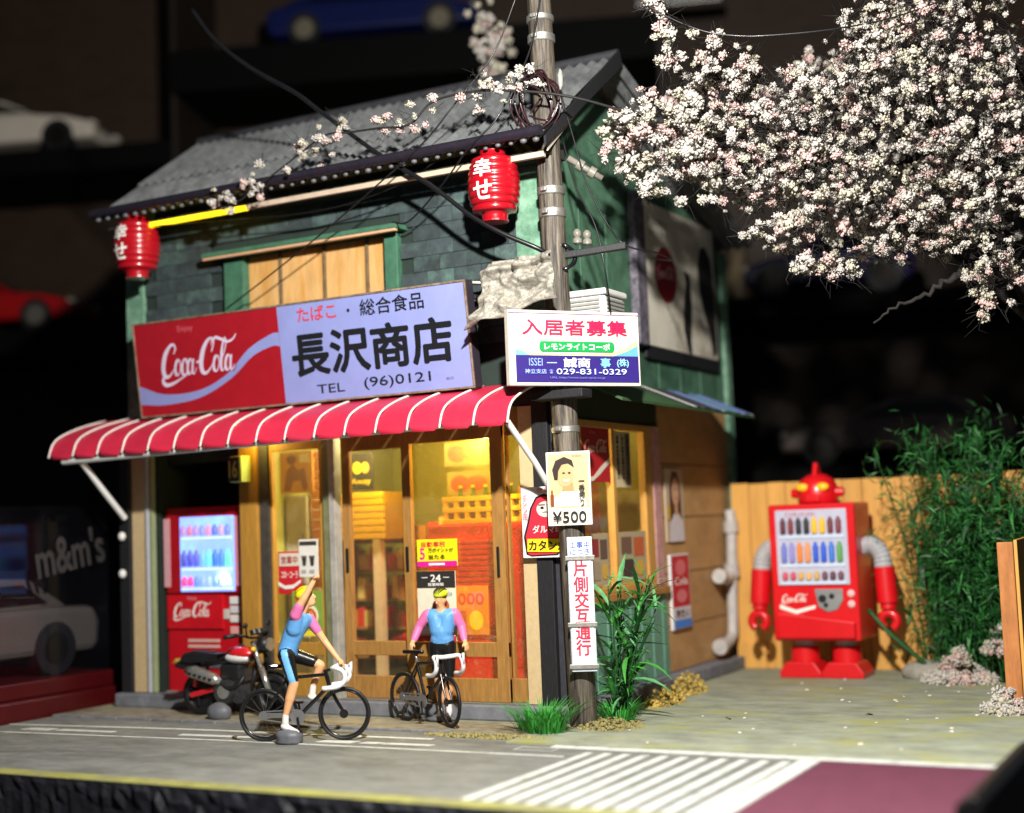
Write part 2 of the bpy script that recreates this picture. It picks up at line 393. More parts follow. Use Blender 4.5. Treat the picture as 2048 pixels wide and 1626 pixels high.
# ------------------------------------------------------------------ the shop house
house = thing('shop_house', 'two storey corner shop with dark tiled upper wall and corrugated roof', 'house', (0, 0, -.1))
H = lambda z: z + .1       # local z for a world z
def hb(name, x0, x1, y0, y1, z0, z1, m, parent=None, bevel=.008):
    return G().box(x0, x1, y0, y1, H(z0), H(z1)).obj(name, m, parent or house, bevel=bevel)
SLAB = mat('slab_concrete', '6e7076', .8, var=.25, scale=6, bump=.3, c2='8a8d9c', c2amt=(.55, .75))
G().box(-.2, 6.22, -.16, 5.75, 0, H(.065)).obj('foundation_slab', SLAB, house, bevel=.02)
INT = mat('interior_wall', 'a09c48', .8, var=.1)
INTF = mat('interior_floor', '8d8a80', .6, var=.1)
hb('interior_floor', .1, 5.9, .1, 5.5, .066, .08, INTF)
hb('interior_back_wall', .1, 5.9, 3.2, 3.3, .08, 3.3, INT)
hb('interior_ceiling', .1, 5.9, .12, 5.4, 3.22, 3.3, INT)
hb('interior_partition', 1.79, 1.85, .1, 3.19, .08, 3.21, INT)
hb('left_wall', -.02, .08, .1, 5.5, .07, 6.0, GREEN_WALL)
hb('rear_wall', .0, 6.0, 5.5, 5.6, .07, 5.72, GREEN_WALL)
# vending recess
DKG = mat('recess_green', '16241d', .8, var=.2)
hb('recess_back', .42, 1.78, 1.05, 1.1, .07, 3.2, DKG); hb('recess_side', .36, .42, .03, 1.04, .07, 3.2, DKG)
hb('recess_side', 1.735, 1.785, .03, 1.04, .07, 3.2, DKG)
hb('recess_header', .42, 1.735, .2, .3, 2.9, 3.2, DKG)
# ground-floor posts
hb('corner_post', -.17, 0., -.06, .12, .065, 3.35, BLACKW); hb('panel', .005, .25, -.02, .06, .07, 3.3, CREAM)
hb('trim_strip', .255, .30, -.05, .05, .07, 3.3, mat('pale_trim', 'a9abb3', .5, var=.1)); hb('trim_strip', .305, .36, -.03, .05, .07, 3.3, mat('olive_trim', '87916b', .6))
MUST = mat('mustard_wood', 'a87c32', .55, var=.18, scale=5, stretch=(5, 5, .8), bump=.08)
hb('door_post', 1.79, 2.055, -.07, .06, .07, 3.3, MUST); hb('door_post', 2.06, 2.20, -.03, .05, .07, 3.3, mat('sooty_post', '3b3833', .7, var=.35, scale=9))
hb('panel', 5.62, 5.80, -.04, .06, .07, 3.25, CREAM)
hb('corner_post', 5.805, 5.995, -.08, .1, .065, 3.4, BLACKW); hb('corner_post', 6.0, 6.07, -.03, .3, .065, 3.4, mat('dark_side_post', '33333a', .6, var=.3, scale=9, stretch=(6, 6, 1), bump=.2))
hb('lintel', .0, 5.99, -.01, .14, 3.255, 3.5, mat('lintel_dark', '2a261c', .7, var=.2))
GLASS = glass('shop_glass', dust=.035)
GLASSY = glass('gold_glass', tint=(1, .97, .85), dust=.10, dustcol=(1, .84, .36))
BLACKH = mat('black_handle', '151515', .5)
def door(x0, x1, y, glass_m, rails, stiles, zt=3.1, handle=None, wood=WOOD, label=None):
    d = link('sliding_door', None, house); d.location = (0, y, 0)
    if label: d['label'] = label
    for a, b in stiles: G().box(a, b, -.035, .03, H(.08), H(zt)).obj('stile', wood, d, bevel=.006)
    for a, b in rails: G().box(x0 + .002, x1 - .002, -.03, .025, H(a), H(b)).obj('rail', wood, d, bevel=.006)
    zs = sorted(rails); st = sorted(stiles)
    for k in range(len(zs) - 1):
        if zs[k + 1][0] - zs[k][1] > .05:
            G().box(st[0][0] + .01, st[-1][1] - .01, -.006, .0, H(zs[k][1] - .01), H(zs[k + 1][0] + .01)).obj('pane', glass_m, d)
    if handle: G().box(handle, handle + .04, -.05, -.036, H(1.5), H(1.78)).obj('handle', BLACKH, d, bevel=.01)
    return d
door(2.20, 3.0, .03, GLASS, [(.08, .34), (.56, .70), (2.96, 3.25)], [(2.203, 2.24), (2.93, 3.0)], 3.25, wood=MUST, label='mustard framed glass door with taped up posters')
hb('door_post', 3.005, 3.10, -.05, .08, .07, 3.25, mat('worn_green_post', '6f7250', .7, var=.3, scale=7)); hb('door_post', 3.103, 3.19, -.07, .07, .07, 3.25, mat('white_post', '9a978f', .6, var=.25, scale=6))
door(3.22, 4.15, .07, GLASS, [(.08, .33), (.56, .72), (2.9, 3.25)], [(3.222, 3.33), (4.06, 4.148)], 3.25, handle=3.26)
door(4.10, 5.40, .0, GLASSY, [(.08, .33), (.56, .72), (2.93, 3.25)], [(4.10, 4.215), (5.25, 5.398)], 3.25, handle=4.13)
door(5.38, 5.61, .07, GLASSY, [(.08, .33), (2.95, 3.25)], [(5.40, 5.425), (5.59, 5.615)], 3.25, handle=None)
G().box(5.30, 5.335, -.052, -.036, H(1.42), H(1.75)).obj('handle', BLACKH, house, bevel=.01)
hb('threshold', 2.2, 5.62, -.09, .12, .066, .079, mat('threshold_metal', '7e7c74', .5, .3))
# upper front wall with window opening 1.93..3.98 / z 4.0..5.36 ; tiles laid in courses
uw = hb('upper_wall', .0, 1.9, .03, .15, 3.5, 6.0, mat('upper_wall_core', '23302b', .8))
hb('upper_wall', 4.0, 6.0, .03, .15, 3.5, 6.0, MATS['upper_wall_core']); hb('upper_wall', 1.9, 4.0, .03, .15, 3.5, 4.1, MATS['upper_wall_core']); hb('upper_wall', 1.9, 4.0, .03, .15, 5.36, 6.0, MATS['upper_wall_core'])
tile_meshes = []
for k in range(4):
    t = G().box(0, .345, 0, .034, 0, .172); tile_meshes.append(t.mesh('wall_tile', SLATE))
for k, me in enumerate(tile_meshes):
    import bmesh
    bm = bmesh.new(); bm.from_mesh(me); bmesh.ops.recalc_face_normals(bm, faces=bm.faces)
    bmesh.ops.bevel(bm, geom=bm.edges[:], offset=.006, segments=1); bm.to_mesh(me); bm.free()
row = 0; z = 3.98; nt_ = 0
while z < 5.96:
    x = .30 - (.18 if row % 2 else 0)
    while x < 5.66:
        x1 = x + .345
        if not (x1 > 1.62 and x < 4.16 and z < 5.42) and x > .2:
            o = link('wall_tile', tile_meshes[random.randrange(4)], uw); o.location = (x, -.006 + random.uniform(-.004, .004), H(z)); nt_ += 1
            o.scale = (min(1, (5.67 - x) / .345), 1, 1)
        x += .352
    z += .178; row += 1
hb('corner_post', -.03, .27, -.02, .12, 3.5, 5.98, GREEN_TRIM); hb('corner_post', 5.68, 6.0, -.02, .16, 3.5, 5.98, GREEN_TRIM)
GREEN_DK = mat('green_dark_trim', '3c6650', .6, var=.25, scale=9, bump=.15)
# window
WINP = mat('window_panel', 'e0b476', .55, var=.16, scale=4, c2='cf9440', stretch=(3, 3, .5), trans=.22, objvar=.08)
MULL = mat('mullion', '6b5a40', .6, var=.3, scale=10)
win = link('window', None, house)
G().box(1.62, 1.92, -.06, .1, H(4.0), H(5.36)).obj('frame_post', GREEN_DK, win, bevel=.01); G().box(3.98, 4.16, -.06, .1, H(4.0), H(5.36)).obj('frame_post', GREEN_DK, win, bevel=.01)
for a, b in ((1.93, 2.40), (2.44, 3.05), (3.09, 3.66), (3.70, 3.97)): G().box(a, b, .045, .06, H(4.0), H(5.36)).obj('panel', WINP, win)
for a in (2.42, 3.07, 3.68): G().box(a - .018, a + .018, .02, .07, H(4.0), H(5.36)).obj('mullion', MULL, win, bevel=.004)
G().box(1.40, 4.26, -.22, .1, H(5.372), H(5.43)).obj('hood', GREEN_DK, win, bevel=.01)
G().box(1.42, 4.24, -.215, -.16, H(5.34), H(5.371)).obj('hood_trim', mat('peach_trim', 'c49a78', .6), win, bevel=.005)
# side wall upper (x=6) with gable, reaching the roof underside
g = G().prism([(.12, H(3.5)), (5.5, H(3.5)), (5.5, H(5.68)), (1.32, H(7.12)), (.12, H(6.25))], 5.9, 6.0, 'x')
SIDEW = g.obj('side_upper_wall', GREEN_WALL, house)
g = G().prism([(.12, H(3.5)), (5.5, H(3.5)), (5.5, H(5.68)), (1.32, H(7.12)), (.12, H(6.25))], .0, .08, 'x'); g.obj('side_upper_wall', GREEN_WALL, house)
for y in np.arange(.9, 5.4, .72): G().box(6.0, 6.012, y, y + .02, H(3.55), H(5.6)).obj('wall_batten', GREEN_WALL, house)
hb('corner_post', 5.98, 6.06, 5.42, 5.62, .07, 5.7, GREEN_TRIM)
hb('rake_board', 6.005, 6.03, .16, .26, 3.5, 6.1, GREEN_TRIM)
# side lower wall
hb('side_panel_post', 5.9, 6.0, .12, .62, .07, 3.5, TAN)
hb('side_header', 5.9, 6.0, .62, 2.9, 3.12, 3.5, mat('dark_green_header', '1f2d20', .8))
hb('side_wall_base', 5.9, 5.995, .62, 2.9, .07, 1.06, mat('teal_base', '4e7a68', .7))
sw = hb('side_lower_wall', 5.88, 5.985, 2.92, 5.5, .07, 3.5, mat('tan_core', '5c452a', .8))
for k, (a, b) in enumerate(((.075, .62), (.635, 1.28), (1.295, 1.98), (1.995, 2.66), (2.675, 3.48))):
    G().box(5.986, 6.008, 2.93, 5.4, H(a), H(b)).obj('board', TAN, sw, bevel=.004)
TEAL = mat('teal_sheet', '5d8a76', .6, var=.15, scale=5, bump=.1)
y = .36
k = 0
while y < 2.86:
    G().box(5.996, 6.02 + .012 * (k % 2), y, y + .155, H(.07), H(1.06)).obj('sheet_strip', TEAL, house, bevel=.006); y += .16; k += 1
hb('window_sill', 5.95, 6.09, .45, 2.92, 1.065, 1.15, WOOD)
sw2 = link('side_window', None, house)
WFR = mat('window_frame_wood', 'b98a44', .55, var=.15, stretch=(5, 5, .8))
for a, b in ((.62, .70), (1.50, 1.58), (2.44, 2.66)): G().box(5.93, 6.02, a, b, H(1.15), H(3.1)).obj('frame_post', WFR, sw2, bevel=.006)
G().box(5.93, 6.025, .62, 2.66, H(3.04), H(3.119)).obj('frame_rail', WFR, sw2, bevel=.006); G().box(5.93, 6.025, .701, 2.439, H(1.152), H(1.22)).obj('frame_rail', WFR, sw2, bevel=.006)
G().box(5.965, 5.971, .7, 2.44, H(1.2), H(3.05)).obj('pane', GLASS, sw2)
hb('pink_post', 5.95, 6.03, 2.67, 2.90, 1.16, 3.12, mat('pink_trim', 'b98a86', .7, var=.25, scale=8))
# side awning: green underside with striped tattered cover
sa = link('side_awning', None, house)
def P3(y, t): return (6.0 + .74 * t, y, H(3.62 - .34 * t))
GRA = mat('awning_green', '32502f', .7, var=.3, scale=6)
vs = [P3(.25, 0), P3(4.4, 0), P3(4.5, 1), P3(.25, 1)]; vs = vs + [(a, b, c - .03) for a, b, c in vs]
G().add(vs, [(0, 1, 2, 3), (7, 6, 5, 4), (0, 4, 5, 1), (1, 5, 6, 2), (2, 6, 7, 3), (3, 7, 4, 0)]).obj('awning_deck', GRA, sa)
stm = [mat('strip_black', '202026', .6), mat('strip_white', 'c9c8c4', .6), mat('strip_grey', '5a5350', .7), mat('strip_blue', '5c72b0', .6), mat('strip_green', '4f7f6a', .7)]
pat = [0, 1, 0, 2, 0, 0, 2, 0, 3, 1, 3, 4, 4, 4, 3, 1, 3, 3, 1]
for k, c in enumerate(pat):
    a = 2.2 + k * .12 if k < 19 else 0
    t0 = .15 if c != 4 else .3
    a0, a1 = a, a + .105
    q = [P3(a0 - .1, t0), P3(a1 - .1, t0), P3(a1, 1.0), P3(a0, 1.0)]; q = [(x, yy, z + .006 + .004 * (k % 3)) for x, yy, z in q]; q = q + [(x, yy, z + .01) for x, yy, z in q]
    G().add(q, [(3, 2, 1, 0), (4, 5, 6, 7), (0, 1, 5, 4), (1, 2, 6, 5), (2, 3, 7, 6), (3, 0, 4, 7)]).obj('awning_strip', stm[c], sa)
# roof
ROOF = mat('roof_sheet', '6a6d6e', .5, .1, var=.3, scale=6, bump=.2, c2='4c4e50')
roof = link('roof', None, house); roof.location = (0, 0, .1)
def sheet(x0, x1, a, b, m, parent, waves, amp=.03, name='roof_sheet', nv=2):
    n = waves * 8 + 1; g = G(); vs = []
    nrm = Vector((0, -(b[1] - a[1]), b[0] - a[0])).normalized()
    for t in (0, 1):
        for i in range(n):
            xx = x0 + (x1 - x0) * i / (n - 1); h = amp * math.cos(2 * math.pi * waves * i / (n - 1))
            vs.append((xx, a[0] + (b[0] - a[0]) * t + nrm.y * h, a[1] + (b[1] - a[1]) * t + nrm.z * h))
    top = vs; bot = [(p[0], p[1] - nrm.y * .012, p[2] - nrm.z * .012) for p in vs]
    fs = [(i, i + 1, n + i + 1, n + i) for i in range(n - 1)]
    fs += [tuple(q + 2 * n for q in f[::-1]) for f in fs]
    fs += [(i + 1, i, i + 2 * n, i + 1 + 2 * n) for i in range(n - 1)] + [(n + i, n + i + 1, 3 * n + i + 1, 3 * n + i) for i in range(n - 1)]
    g.add(top + bot, fs); return g.obj(name, m, parent, smooth=True, angle=50)
ey, ez, ry, rzz = -.62, 5.99, 1.34, 7.33
my, mz = ey + (ry - ey) * .42, ez + (rzz - ez) * .42
for k in range(7):
    xa = .08 + k * .9; xb = xa + .9 - .004
    sheet(xa, xb, (ey, ez), (my, mz), ROOF, roof, 6)
    sheet(xa, xb, (my - .08, mz - .08 * .68 + .035), (ry, rzz + .03), ROOF, roof, 6)
    sheet(xa, xb, (ry, rzz + .02), (5.9, 5.83), ROOF, roof, 6)
G().tube([(.06, ry, rzz + .06), (6.4, ry, rzz + .06)], .06, 10).obj('ridge_cap', mat('ridge_dark', '2c2c30', .6, var=.3), roof, smooth=True, angle=40)
G().prism([(ry + .1, rzz - .05), (ry, rzz + .1), (ey - .02, ez - .02), (ey - .02, ez - .12)], 6.385, 6.41, 'x').obj('rake_board', BLACKW, roof)
G().prism([(ry - .1, rzz - .13), (ry - .02, rzz - .06), (ey + .12, ez - .07), (ey + .12, ez - .14)], 6.34, 6.36, 'x').obj('rake_lining', mat('pale_lining', 'a79e92', .6), roof)
GUT = mat('gutter', '201c26', .4, var=.25, scale=12, bump=.15)
G().tube([(.06, ey - .07, ez + .035), (6.38, ey - .07, ez + .035)], .055, 10).obj('gutter', GUT, roof, smooth=True, angle=40)
BUMP_ = mat('sheet_end', '5e5f63', .5, .2, var=.2)
bme = G().ball((0, 0, 0), (.036, .03, .026), 1).mesh('sheet_end', BUMP_, True)
for k in range(42):
    o = link('sheet_end', bme, roof); o.location = (.155 + k * .15, ey - .04 + random.uniform(-.006, .006), ez - .045 + random.uniform(-.006, .006)); o.scale = (random.uniform(.8, 1.25),) * 3
G().box(2.35, 6.3, -.50, -.44, 5.80, 5.86).obj('eave_trim', mat('eave_cream', 'b9a692', .6, var=.15), roof, bevel=.006)
STRIP = mat('eave_leak_glow', 'ffd21a', .5, emis=2.2, var=.05)  # light leaking out under the eave, put in as self-glowing strips
for a, b in ((.72, 1.52), (1.535, 1.94), (1.955, 2.34)): G().box(a, b, -.50, -.44, 5.80, 5.85).obj('lit_eave_strip', STRIP, roof)
G().prism([(-.44, 5.86), (.03, 5.86), (.03, 5.98), (-.44, 5.89)], .1, 6.3, 'x').obj('soffit', mat('soffit_dark', '24281f', .8), roof)
# ------------------------------------------------------------------ front awning
AWR = mat('awning_red', 'c42a44', .42, objvar=.08, var=.1, scale=3, c2='a23a4c', c2amt=(.55, .8))
AWW = mat('awning_white', 'd9d2cc', .5, var=.08)
aw = link('awning', None, house); aw.location = (0, 0, .1)
prof = [(-.04, 3.50), (-.45, 3.40), (-.78, 3.28), (-.93, 3.17), (-1.0, 3.0)]
def awning_panel(x0, x1):
    g = G(); n = len(prof); c = .055
    vs = [(x0 + .012, *p) for p in prof[:-1]] + [(x1 - .012, *p) for p in prof[:-1]]
    k = n - 1
    vs += [(x0 + .012, -.985, 3.06), (x1 - .012, -.985, 3.06), (x0 + .012 + c, -1.0, 2.995), (x1 - .012 - c, -1.0, 2.995)]
    fs = [(i, i + 1, k + i + 1, k + i) for i in range(k - 1)] + [(k - 1, 2 * k, 2 * k + 1, 2 * k - 1), (2 * k, 2 * k + 2, 2 * k + 3, 2 * k + 1)]
    m = len(vs); vs2 = [(a, b + .012, z - .014) for a, b, z in vs]; fs2 = [tuple(i + m for i in f[::-1]) for f in fs]
    rim = [(2 * k, 2 * k + 2), (2 * k + 2, 2 * k + 3), (2 * k + 3, 2 * k + 1)]
    g.add(vs + vs2, fs + fs2 + [(a, b, b + m, a + m) for a, b in rim])
    return g.obj('awning_panel', AWR, aw, smooth=True, angle=60)
NP = 16; wd = 6.42 / NP
for i in range(NP):
    x0 = -.40 + i * wd; awning_panel(x0, x0 + wd)
for i in range(NP + 1):
    x0 = -.40 + i * wd
    G().tube([(x0, a, b + .006) for a, b in spline(prof, 4)], .013, 6).obj('awning_rib', AWW, aw, smooth=True)
G().tube([(-.22, -.93, 2.955), (5.95, -.86, 3.06)], .04, 10).obj('front_bar', PLASTIC_W, aw, smooth=True, angle=50)
G().tube([(.05, -.9, 2.94), (.02, -.55, 2.62), (-.02, -.12, 2.25)], .04, 8).obj('strut', PLASTIC_W, aw, smooth=True, angle=50)
G().tube([(5.97, -.9, 3.02), (6.05, -.5, 2.62), (6.12, -.14, 2.2)], .035, 8).obj('strut', PLASTIC_W, aw, smooth=True, angle=50)
for zz in (2.02, 1.55): G().ball((-.09, -.1, zz), (.05, .05, .06), 2).obj('bracket_knob', PLASTIC_W, aw, smooth=True)
# ------------------------------------------------------------------ interior goods
YC = mat('yellow_crate', 'e8b41c', .5, var=.08); REDC = mat('cooler_red', 'd01f22', .4, var=.06)
ck = thing('red_cooler', 'tall red louvred drinks cooler standing inside the shop', 'cooler', (4.75, .62, .081))
G().box(-.75, .55, 0, .7, 0, 1.93).obj('body', REDC, ck, bevel=.03)
for k in range(9): G().box(-.62, .18, -.02, .004, 1.2 + k * .062, 1.235 + k * .062).obj('louvre', mat('louvre_red', 'a8161a', .4), ck, bevel=.006)
for k in range(5): G().box(-.5, .3, -.02, .004, .50 + k * .06, .53 + k * .06).obj('louvre', MATS['louvre_red'], ck, bevel=.006)
G().box(.25, .5, -.012, .004, .3, 1.85).obj('door_edge', mat('edge_red', 'b81a1c', .35), ck, bevel=.004)
poster('price_poster', 'orange price poster stuck on the red cooler', 'poster', (4.52, .59, .74), .58, .56, pr('e08a24'), [('t', '1,000', .5, .72, .8, .26, REDP, .03), ('r', .1, .08, .5, .5, pr('c85a1e')), ('e', .72, .3, .16, .2, YEL)])
cr = thing('yellow_crate', 'yellow plastic bottle crate on top of the red cooler', 'crate', (4.72, .72, 2.012))
for z0 in (0, .13, .26): G().box(-.56, .56, 0, .45, z0, z0 + .055).obj('band', YC, cr, bevel=.006)
for k in range(8): G().box(-.55 + k * .145, -.50 + k * .145, .01, .06, .05, .27).obj('slat', YC, cr)
G().box(-.53, .53, .08, .42, .01, .24).obj('tray', mat('crate_inner', '7e5c10', .6), cr)
for k in range(6):
    b = thing('green_bottle', 'green glass bottle standing in the yellow crate', 'bottle', (4.28 + k * .17, .96, 2.06), 0, 'bottles in the yellow crate')
    G().lathe([(.05, 0), (.055, .02), (.055, .22), (.02, .31), (.02, .38)], 10).obj('body', mat('bottle_green', '1f5c22', .2), b, smooth=True, angle=50)
    G().lathe([(.023, .375), (.023, .40)], 8).obj('cap', YEL, b)
ys = thing('yellow_shutter_box', 'stack of yellow slatted boxes above the goods shelf', 'box', (2.87, .95, 1.86))
G().box(-.36, .3, .02, .55, 0, .58).obj('box', mat('yellow_inner', 'b48810', .6), ys)
for k in range(7): G().box(-.38, .32, -.02, .03, .01 + k * .083, .08 + k * .083).obj('slat', YC, ys, bevel=.006)
ys2 = thing('orange_shutter', 'orange slatted shutter behind the left glass door', 'shutter', (2.38, .72, 1.3))
for k in range(14): G().box(-.12, .2, 0, .05, k * .12, k * .12 + .112).obj('slat', mat('shutter_orange', 'd88a1e', .5), ys2, bevel=.006)
shf = thing('goods_shelf', 'dim wooden goods shelf inside behind the middle doors', 'shelf', (3.2, 1.55, .081))
for k in range(5): G().box(-1.1, 1.6, 0, .4, .28 + k * .36, .31 + k * .36).obj('board', WOOD, shf)
for x in (-1.12, 0.25, 1.6): G().box(x, x + .03, .01, .41, 0, 1.78).obj('upright', WOOD, shf)
G().box(-.18, -.08, -.62, -.5, 0, 1.78).obj('front_post', mat('pale_post', 'c4a878', .5), shf); 
pk = []
for c in ('c4521c', 'd69a2c', '8a2a1a', 'a86c2a', 'e0c060', '5a2416', 'd03a24', '7a4a20'):
    m_ = mat('packet_' + c, c, .5, var=.3, scale=18); gg = G().box(-.5, .5, 0, .6, 0, 1); me = gg.mesh('packet', m_)
    bm = bmesh.new(); bm.from_mesh(me); bmesh.ops.recalc_face_normals(bm, faces=bm.faces); bmesh.ops.bevel(bm, geom=bm.edges[:], offset=.08, segments=1); bm.to_mesh(me); bm.free(); pk.append(me)
for k in range(5):
    x = 2.15
    while x < 4.7:
        wdt = random.uniform(.09, .17); pi_ = random.randrange(8); o = link('snack_packet', pk[pi_]); o.location = (x + wdt / 2, 1.57, .081 + .311 + k * .36)
        o.scale = (wdt * .92, .3, random.uniform(.17, .29)); tag(o, 'small %s snack packet on the dim goods shelf' % ('rust orange', 'golden', 'dark maroon', 'tan brown', 'pale yellow', 'dark brown', 'bright red', 'coffee brown')[pi_], 'packet', 'packets on the goods shelf'); x += wdt + .01
fr = thing('white_fridge', 'pale upright fridge just inside the left glass door', 'fridge', (2.0, .7, .081))
G().box(-.13, .22, 0, .5, 0, 2.36).obj('body', mat('fridge_pale', 'b9b49c', .5), fr, bevel=.03)
G().box(.13, .15, -.02, .004, 1.2, 1.9).obj('handle', METAL, fr)
poster('animal_poster', 'brown picture poster above the pale fridge', 'poster', (2.1, .66, 2.47), .5, .52, pr('c98a28'),
       [('p', [(.1, .05), (.2, .55), (.4, .7), (.55, .55), (.75, .6), (.85, .1), (.7, .05), (.62, .3), (.4, .28), (.3, .05)], pr('8a4a1e')), ('e', .35, .8, .15, .12, pr('7a3a22')), ('r', .6, .72, .9, .92, pr('e0d6b0'))])
poster('dark_print_poster', 'small black poster with round print over the goods shelf', 'poster', (2.88, .93, 2.47), .36, .46, pr('1e1a12'), [('e', .35, .6, .18, .16, YEL), ('e', .68, .6, .16, .15, pr('c89c30')), ('t', 'Away', .5, .22, .8, .2, YEL)])
for k, (x, z) in enumerate(((3.75, 2.72), (3.78, 2.35))):
    poster('red_wall_poster', ['faded red poster high on the shop inner wall', 'faded red poster below another red one inside'][k], 'poster', (x + .3, 1.5, z), .62, .30, pr('8a7430'), [('e', .3, .5, .22, .35, pr('8c2414')), ('e', .68, .5, .24, .32, pr('9a2c18'))])
# posters on the glass (front, y just ahead of pane)
poster('campaign_poster', 'small yellow and magenta campaign notice on the door glass', 'poster', (4.545, -.05, 1.55), .52, .30, pr('e8dc10'),
       [('r', 0, 0, 1, .2, pr('d81a8c')), ('t', '自動車税\n', .42, .82, .6, .2, REDP, .02), ('t', '5', .14, .48, .12, .4, pr('e0208c'), .03), ('t', '万ポイントが', .6, .6, .62, .17, BLACKP, .02), ('t', '当たる', .5, .36, .4, .17, BLACKP, .02), ('r', .3, .05, .7, .13, WHITE)], th=.014)
poster('menu_poster', 'tall black topped menu poster marked 24 on the door glass', 'poster', (4.52, -.05, .73), .50, .77, pr('d9d4bc'),
       [('r', 0, .76, 1, 1, pr('2a2724')), ('t', '24', .5, .90, .26, .1, WHITE, .03), ('t', '営業時間', .5, .81, .4, .045, WHITE, .02), ('r', .14, .905, .3, .915, WHITE), ('r', .7, .905, .86, .915, WHITE), ('e', .62, .5, .22, .12, pr('b8592e')), ('e', .55, .54, .08, .05, pr('8a3418')), ('e', .7, .47, .07, .05, pr('d99058')), ('e', .75, .27, .18, .09, pr('e0b040')), ('e', .4, .25, .16, .08, pr('6d9a3a')), ('r', 0, 0, 1, .08, pr('b8302c')), ('t', '24', .88, .68, .1, .05, pr('5a78a8'))], th=.014)
poster('cup_poster', 'white drink poster with two dark takeaway cups', 'poster', (2.765, -.03, 1.46), .275, .44, pr('dcdad2'),
       [('r', .05, .84, .95, .95, pr('3a3632')), ('p', [(.16, .52), (.42, .52), (.37, .3), (.21, .3)], pr('3b3430')), ('p', [(.58, .52), (.84, .52), (.79, .3), (.63, .3)], pr('3b3430')), ('r', .14, .53, .44, .57, pr('6a6460')), ('r', .56, .53, .86, .57, pr('6a6460')), ('r', .15, .12, .4, .2, pr('a8a49c')), ('r', .58, .12, .84, .2, pr('a8a49c'))], th=.014)
poster('open_plate', 'red cola opening plate behind the white cup poster', 'sign', (2.48, -.018, 1.265), .34, .50, pr('c41f2a'),
       [('r', .06, .66, .94, .96, pr('d6cdbc')), ('t', '営業中', .5, .80, .7, .18, CRED, .02), ('t', 'コカ・コーラ', .5, .46, .7, .16, WHITE, .02), ('p', [(.02, .3), (.3, .2), (.65, .22), (.98, .34), (.98, .27), (.65, .13), (.3, .12), (.02, .2)], WHITE)], th=.012)
poster('food_poster', 'tilted green and yellow food poster low on the door glass', 'poster', (2.73, -.03, .78), .44, .52, pr('7f9a3c'),
       [('e', .55, .45, .32, .26, pr('e6e0b8')), ('e', .58, .42, .22, .2, pr('b45a24')), ('e', .62, .47, .1, .09, pr('d98c3c')), ('t', 'メニュー', .42, .84, .7, .18, pr('d8501e'), .03), ('r', 0, 0, 1, .12, pr('e0d030')), ('e', .2, .25, .12, .12, pr('c83a24'))], th=.014)
# number plate
npl = thing('number_plate', 'pale green house number block reading 16 by the door post', 'sign', (1.82, -.09, 2.61), R(-12))
G().box(-.02, .19, -.13, .015, 0, .31).obj('block', mat('plate_green', 'b8cc5c', .5), npl, bevel=.008)
G().box(-.035, .175, -.15, -.131, .01, .30).obj('plate', mat('plate_dark', '1e2618', .5), npl, bevel=.004)
lettering(npl, '16', .07, .155, .15, .2, pr('a8c060'), -.153, .02)

# ------------------------------------------------------------------ vending machine in the recess
vm = thing('vending_machine', 'red cola vending machine with lit blue display in the recess', 'vending machine', (1.08, .12, .066))
VRED = mat('vending_red', 'b8101e', .32, var=.06, coat=.4)
G().box(-.64, .64, 0, .7, 0, 2.28).obj('cabinet', VRED, vm, bevel=.025)
G().box(-.60, .62, -.045, .004, 1.22, 2.2).obj('door_frame', mat('vending_frame', 'a00e1a', .35, coat=.3), vm, bevel=.01)
vd = link('display_window', None, vm)
G().box(-.36, .5, -.06, -.04, 1.24, 2.16).obj('panel', mat('display_glow', '6f8cf4', .4, emis=1.9, var=.12, scale=2, c2='7fb4ff'), vd, bevel=.012)
for rowz, hh, cols in ((1.93, .13, ('8a6a9c', '9a5a70', '8a6a9c', '6a70b0', 'b06a88', '4a5a9c', '9a7a90', '5a68a8')), (1.55, .2, ('3c3c90', '3c3c98', '4848a0', '5a90d8', '58b0d8', '2c5ac0', '3c6ac8', '58c090')), (1.31, .12, ('d83a70', 'd83a70', '5070c8', '7088d0', '8098d8', '6080c8', 'a0b0e8', 'b0c0f0'))):
    for k, c in enumerate(cols):
        x = -.29 + k * .1
        G().lathe([(.036, 0), (.038, .01), (.038, hh * .7), (.018, hh * .88), (.018, hh)], 10, (x, -.062, rowz)).obj('bottle', mat('glow_bottle_' + c, c, .4, emis=1.3), vd, smooth=True, angle=50)
    G().box(-.33, .47, -.075, -.061, rowz - .05, rowz - .02).obj('price_strip', mat('price_strip', 'b8c8f4', .4, emis=1.0), vd)
G().ball((.34, -.07, 1.40), (.06, .015, .06), 2).obj('lamp', mat('led_lamp', 'e4f6ff', .4, emis=160), vd, smooth=True)
G().box(-.62, .28, -.03, .004, .78, 1.2).obj('logo_panel', mat('vending_panel', 'c01220', .3, coat=.3), vm, bevel=.01)
logo(vm, -.2, 1.0, .62, .24, WHITE, -.033); lettering(vm, 'Enjoy', -.2, 1.155, .14, .05, pr('e0a0a4'), -.033)
for z0, c in ((1.08, 'd8d8d4'), (.97, 'c8c8c8'), (.86, 'd6d2cc'), (.72, 'd89a94')): G().box(.38, .54, -.02, .004, z0, z0 + .09).obj('button_plate', pr(c), vm, bevel=.006)
G().box(.28, .36, -.02, .004, .9, 1.02).obj('coin_slot', pr('bdbab0'), vm, bevel=.006)
for z0 in (.62, .55): G().box(-.3, .2, -.012, .004, z0, z0 + .035).obj('label_strip', pr('d0a8a0'), vm)
G().box(-.3, .3, -.02, .004, .3, .46).obj('delivery_flap', mat('flap_dark', '5a5658', .4), vm, bevel=.008)
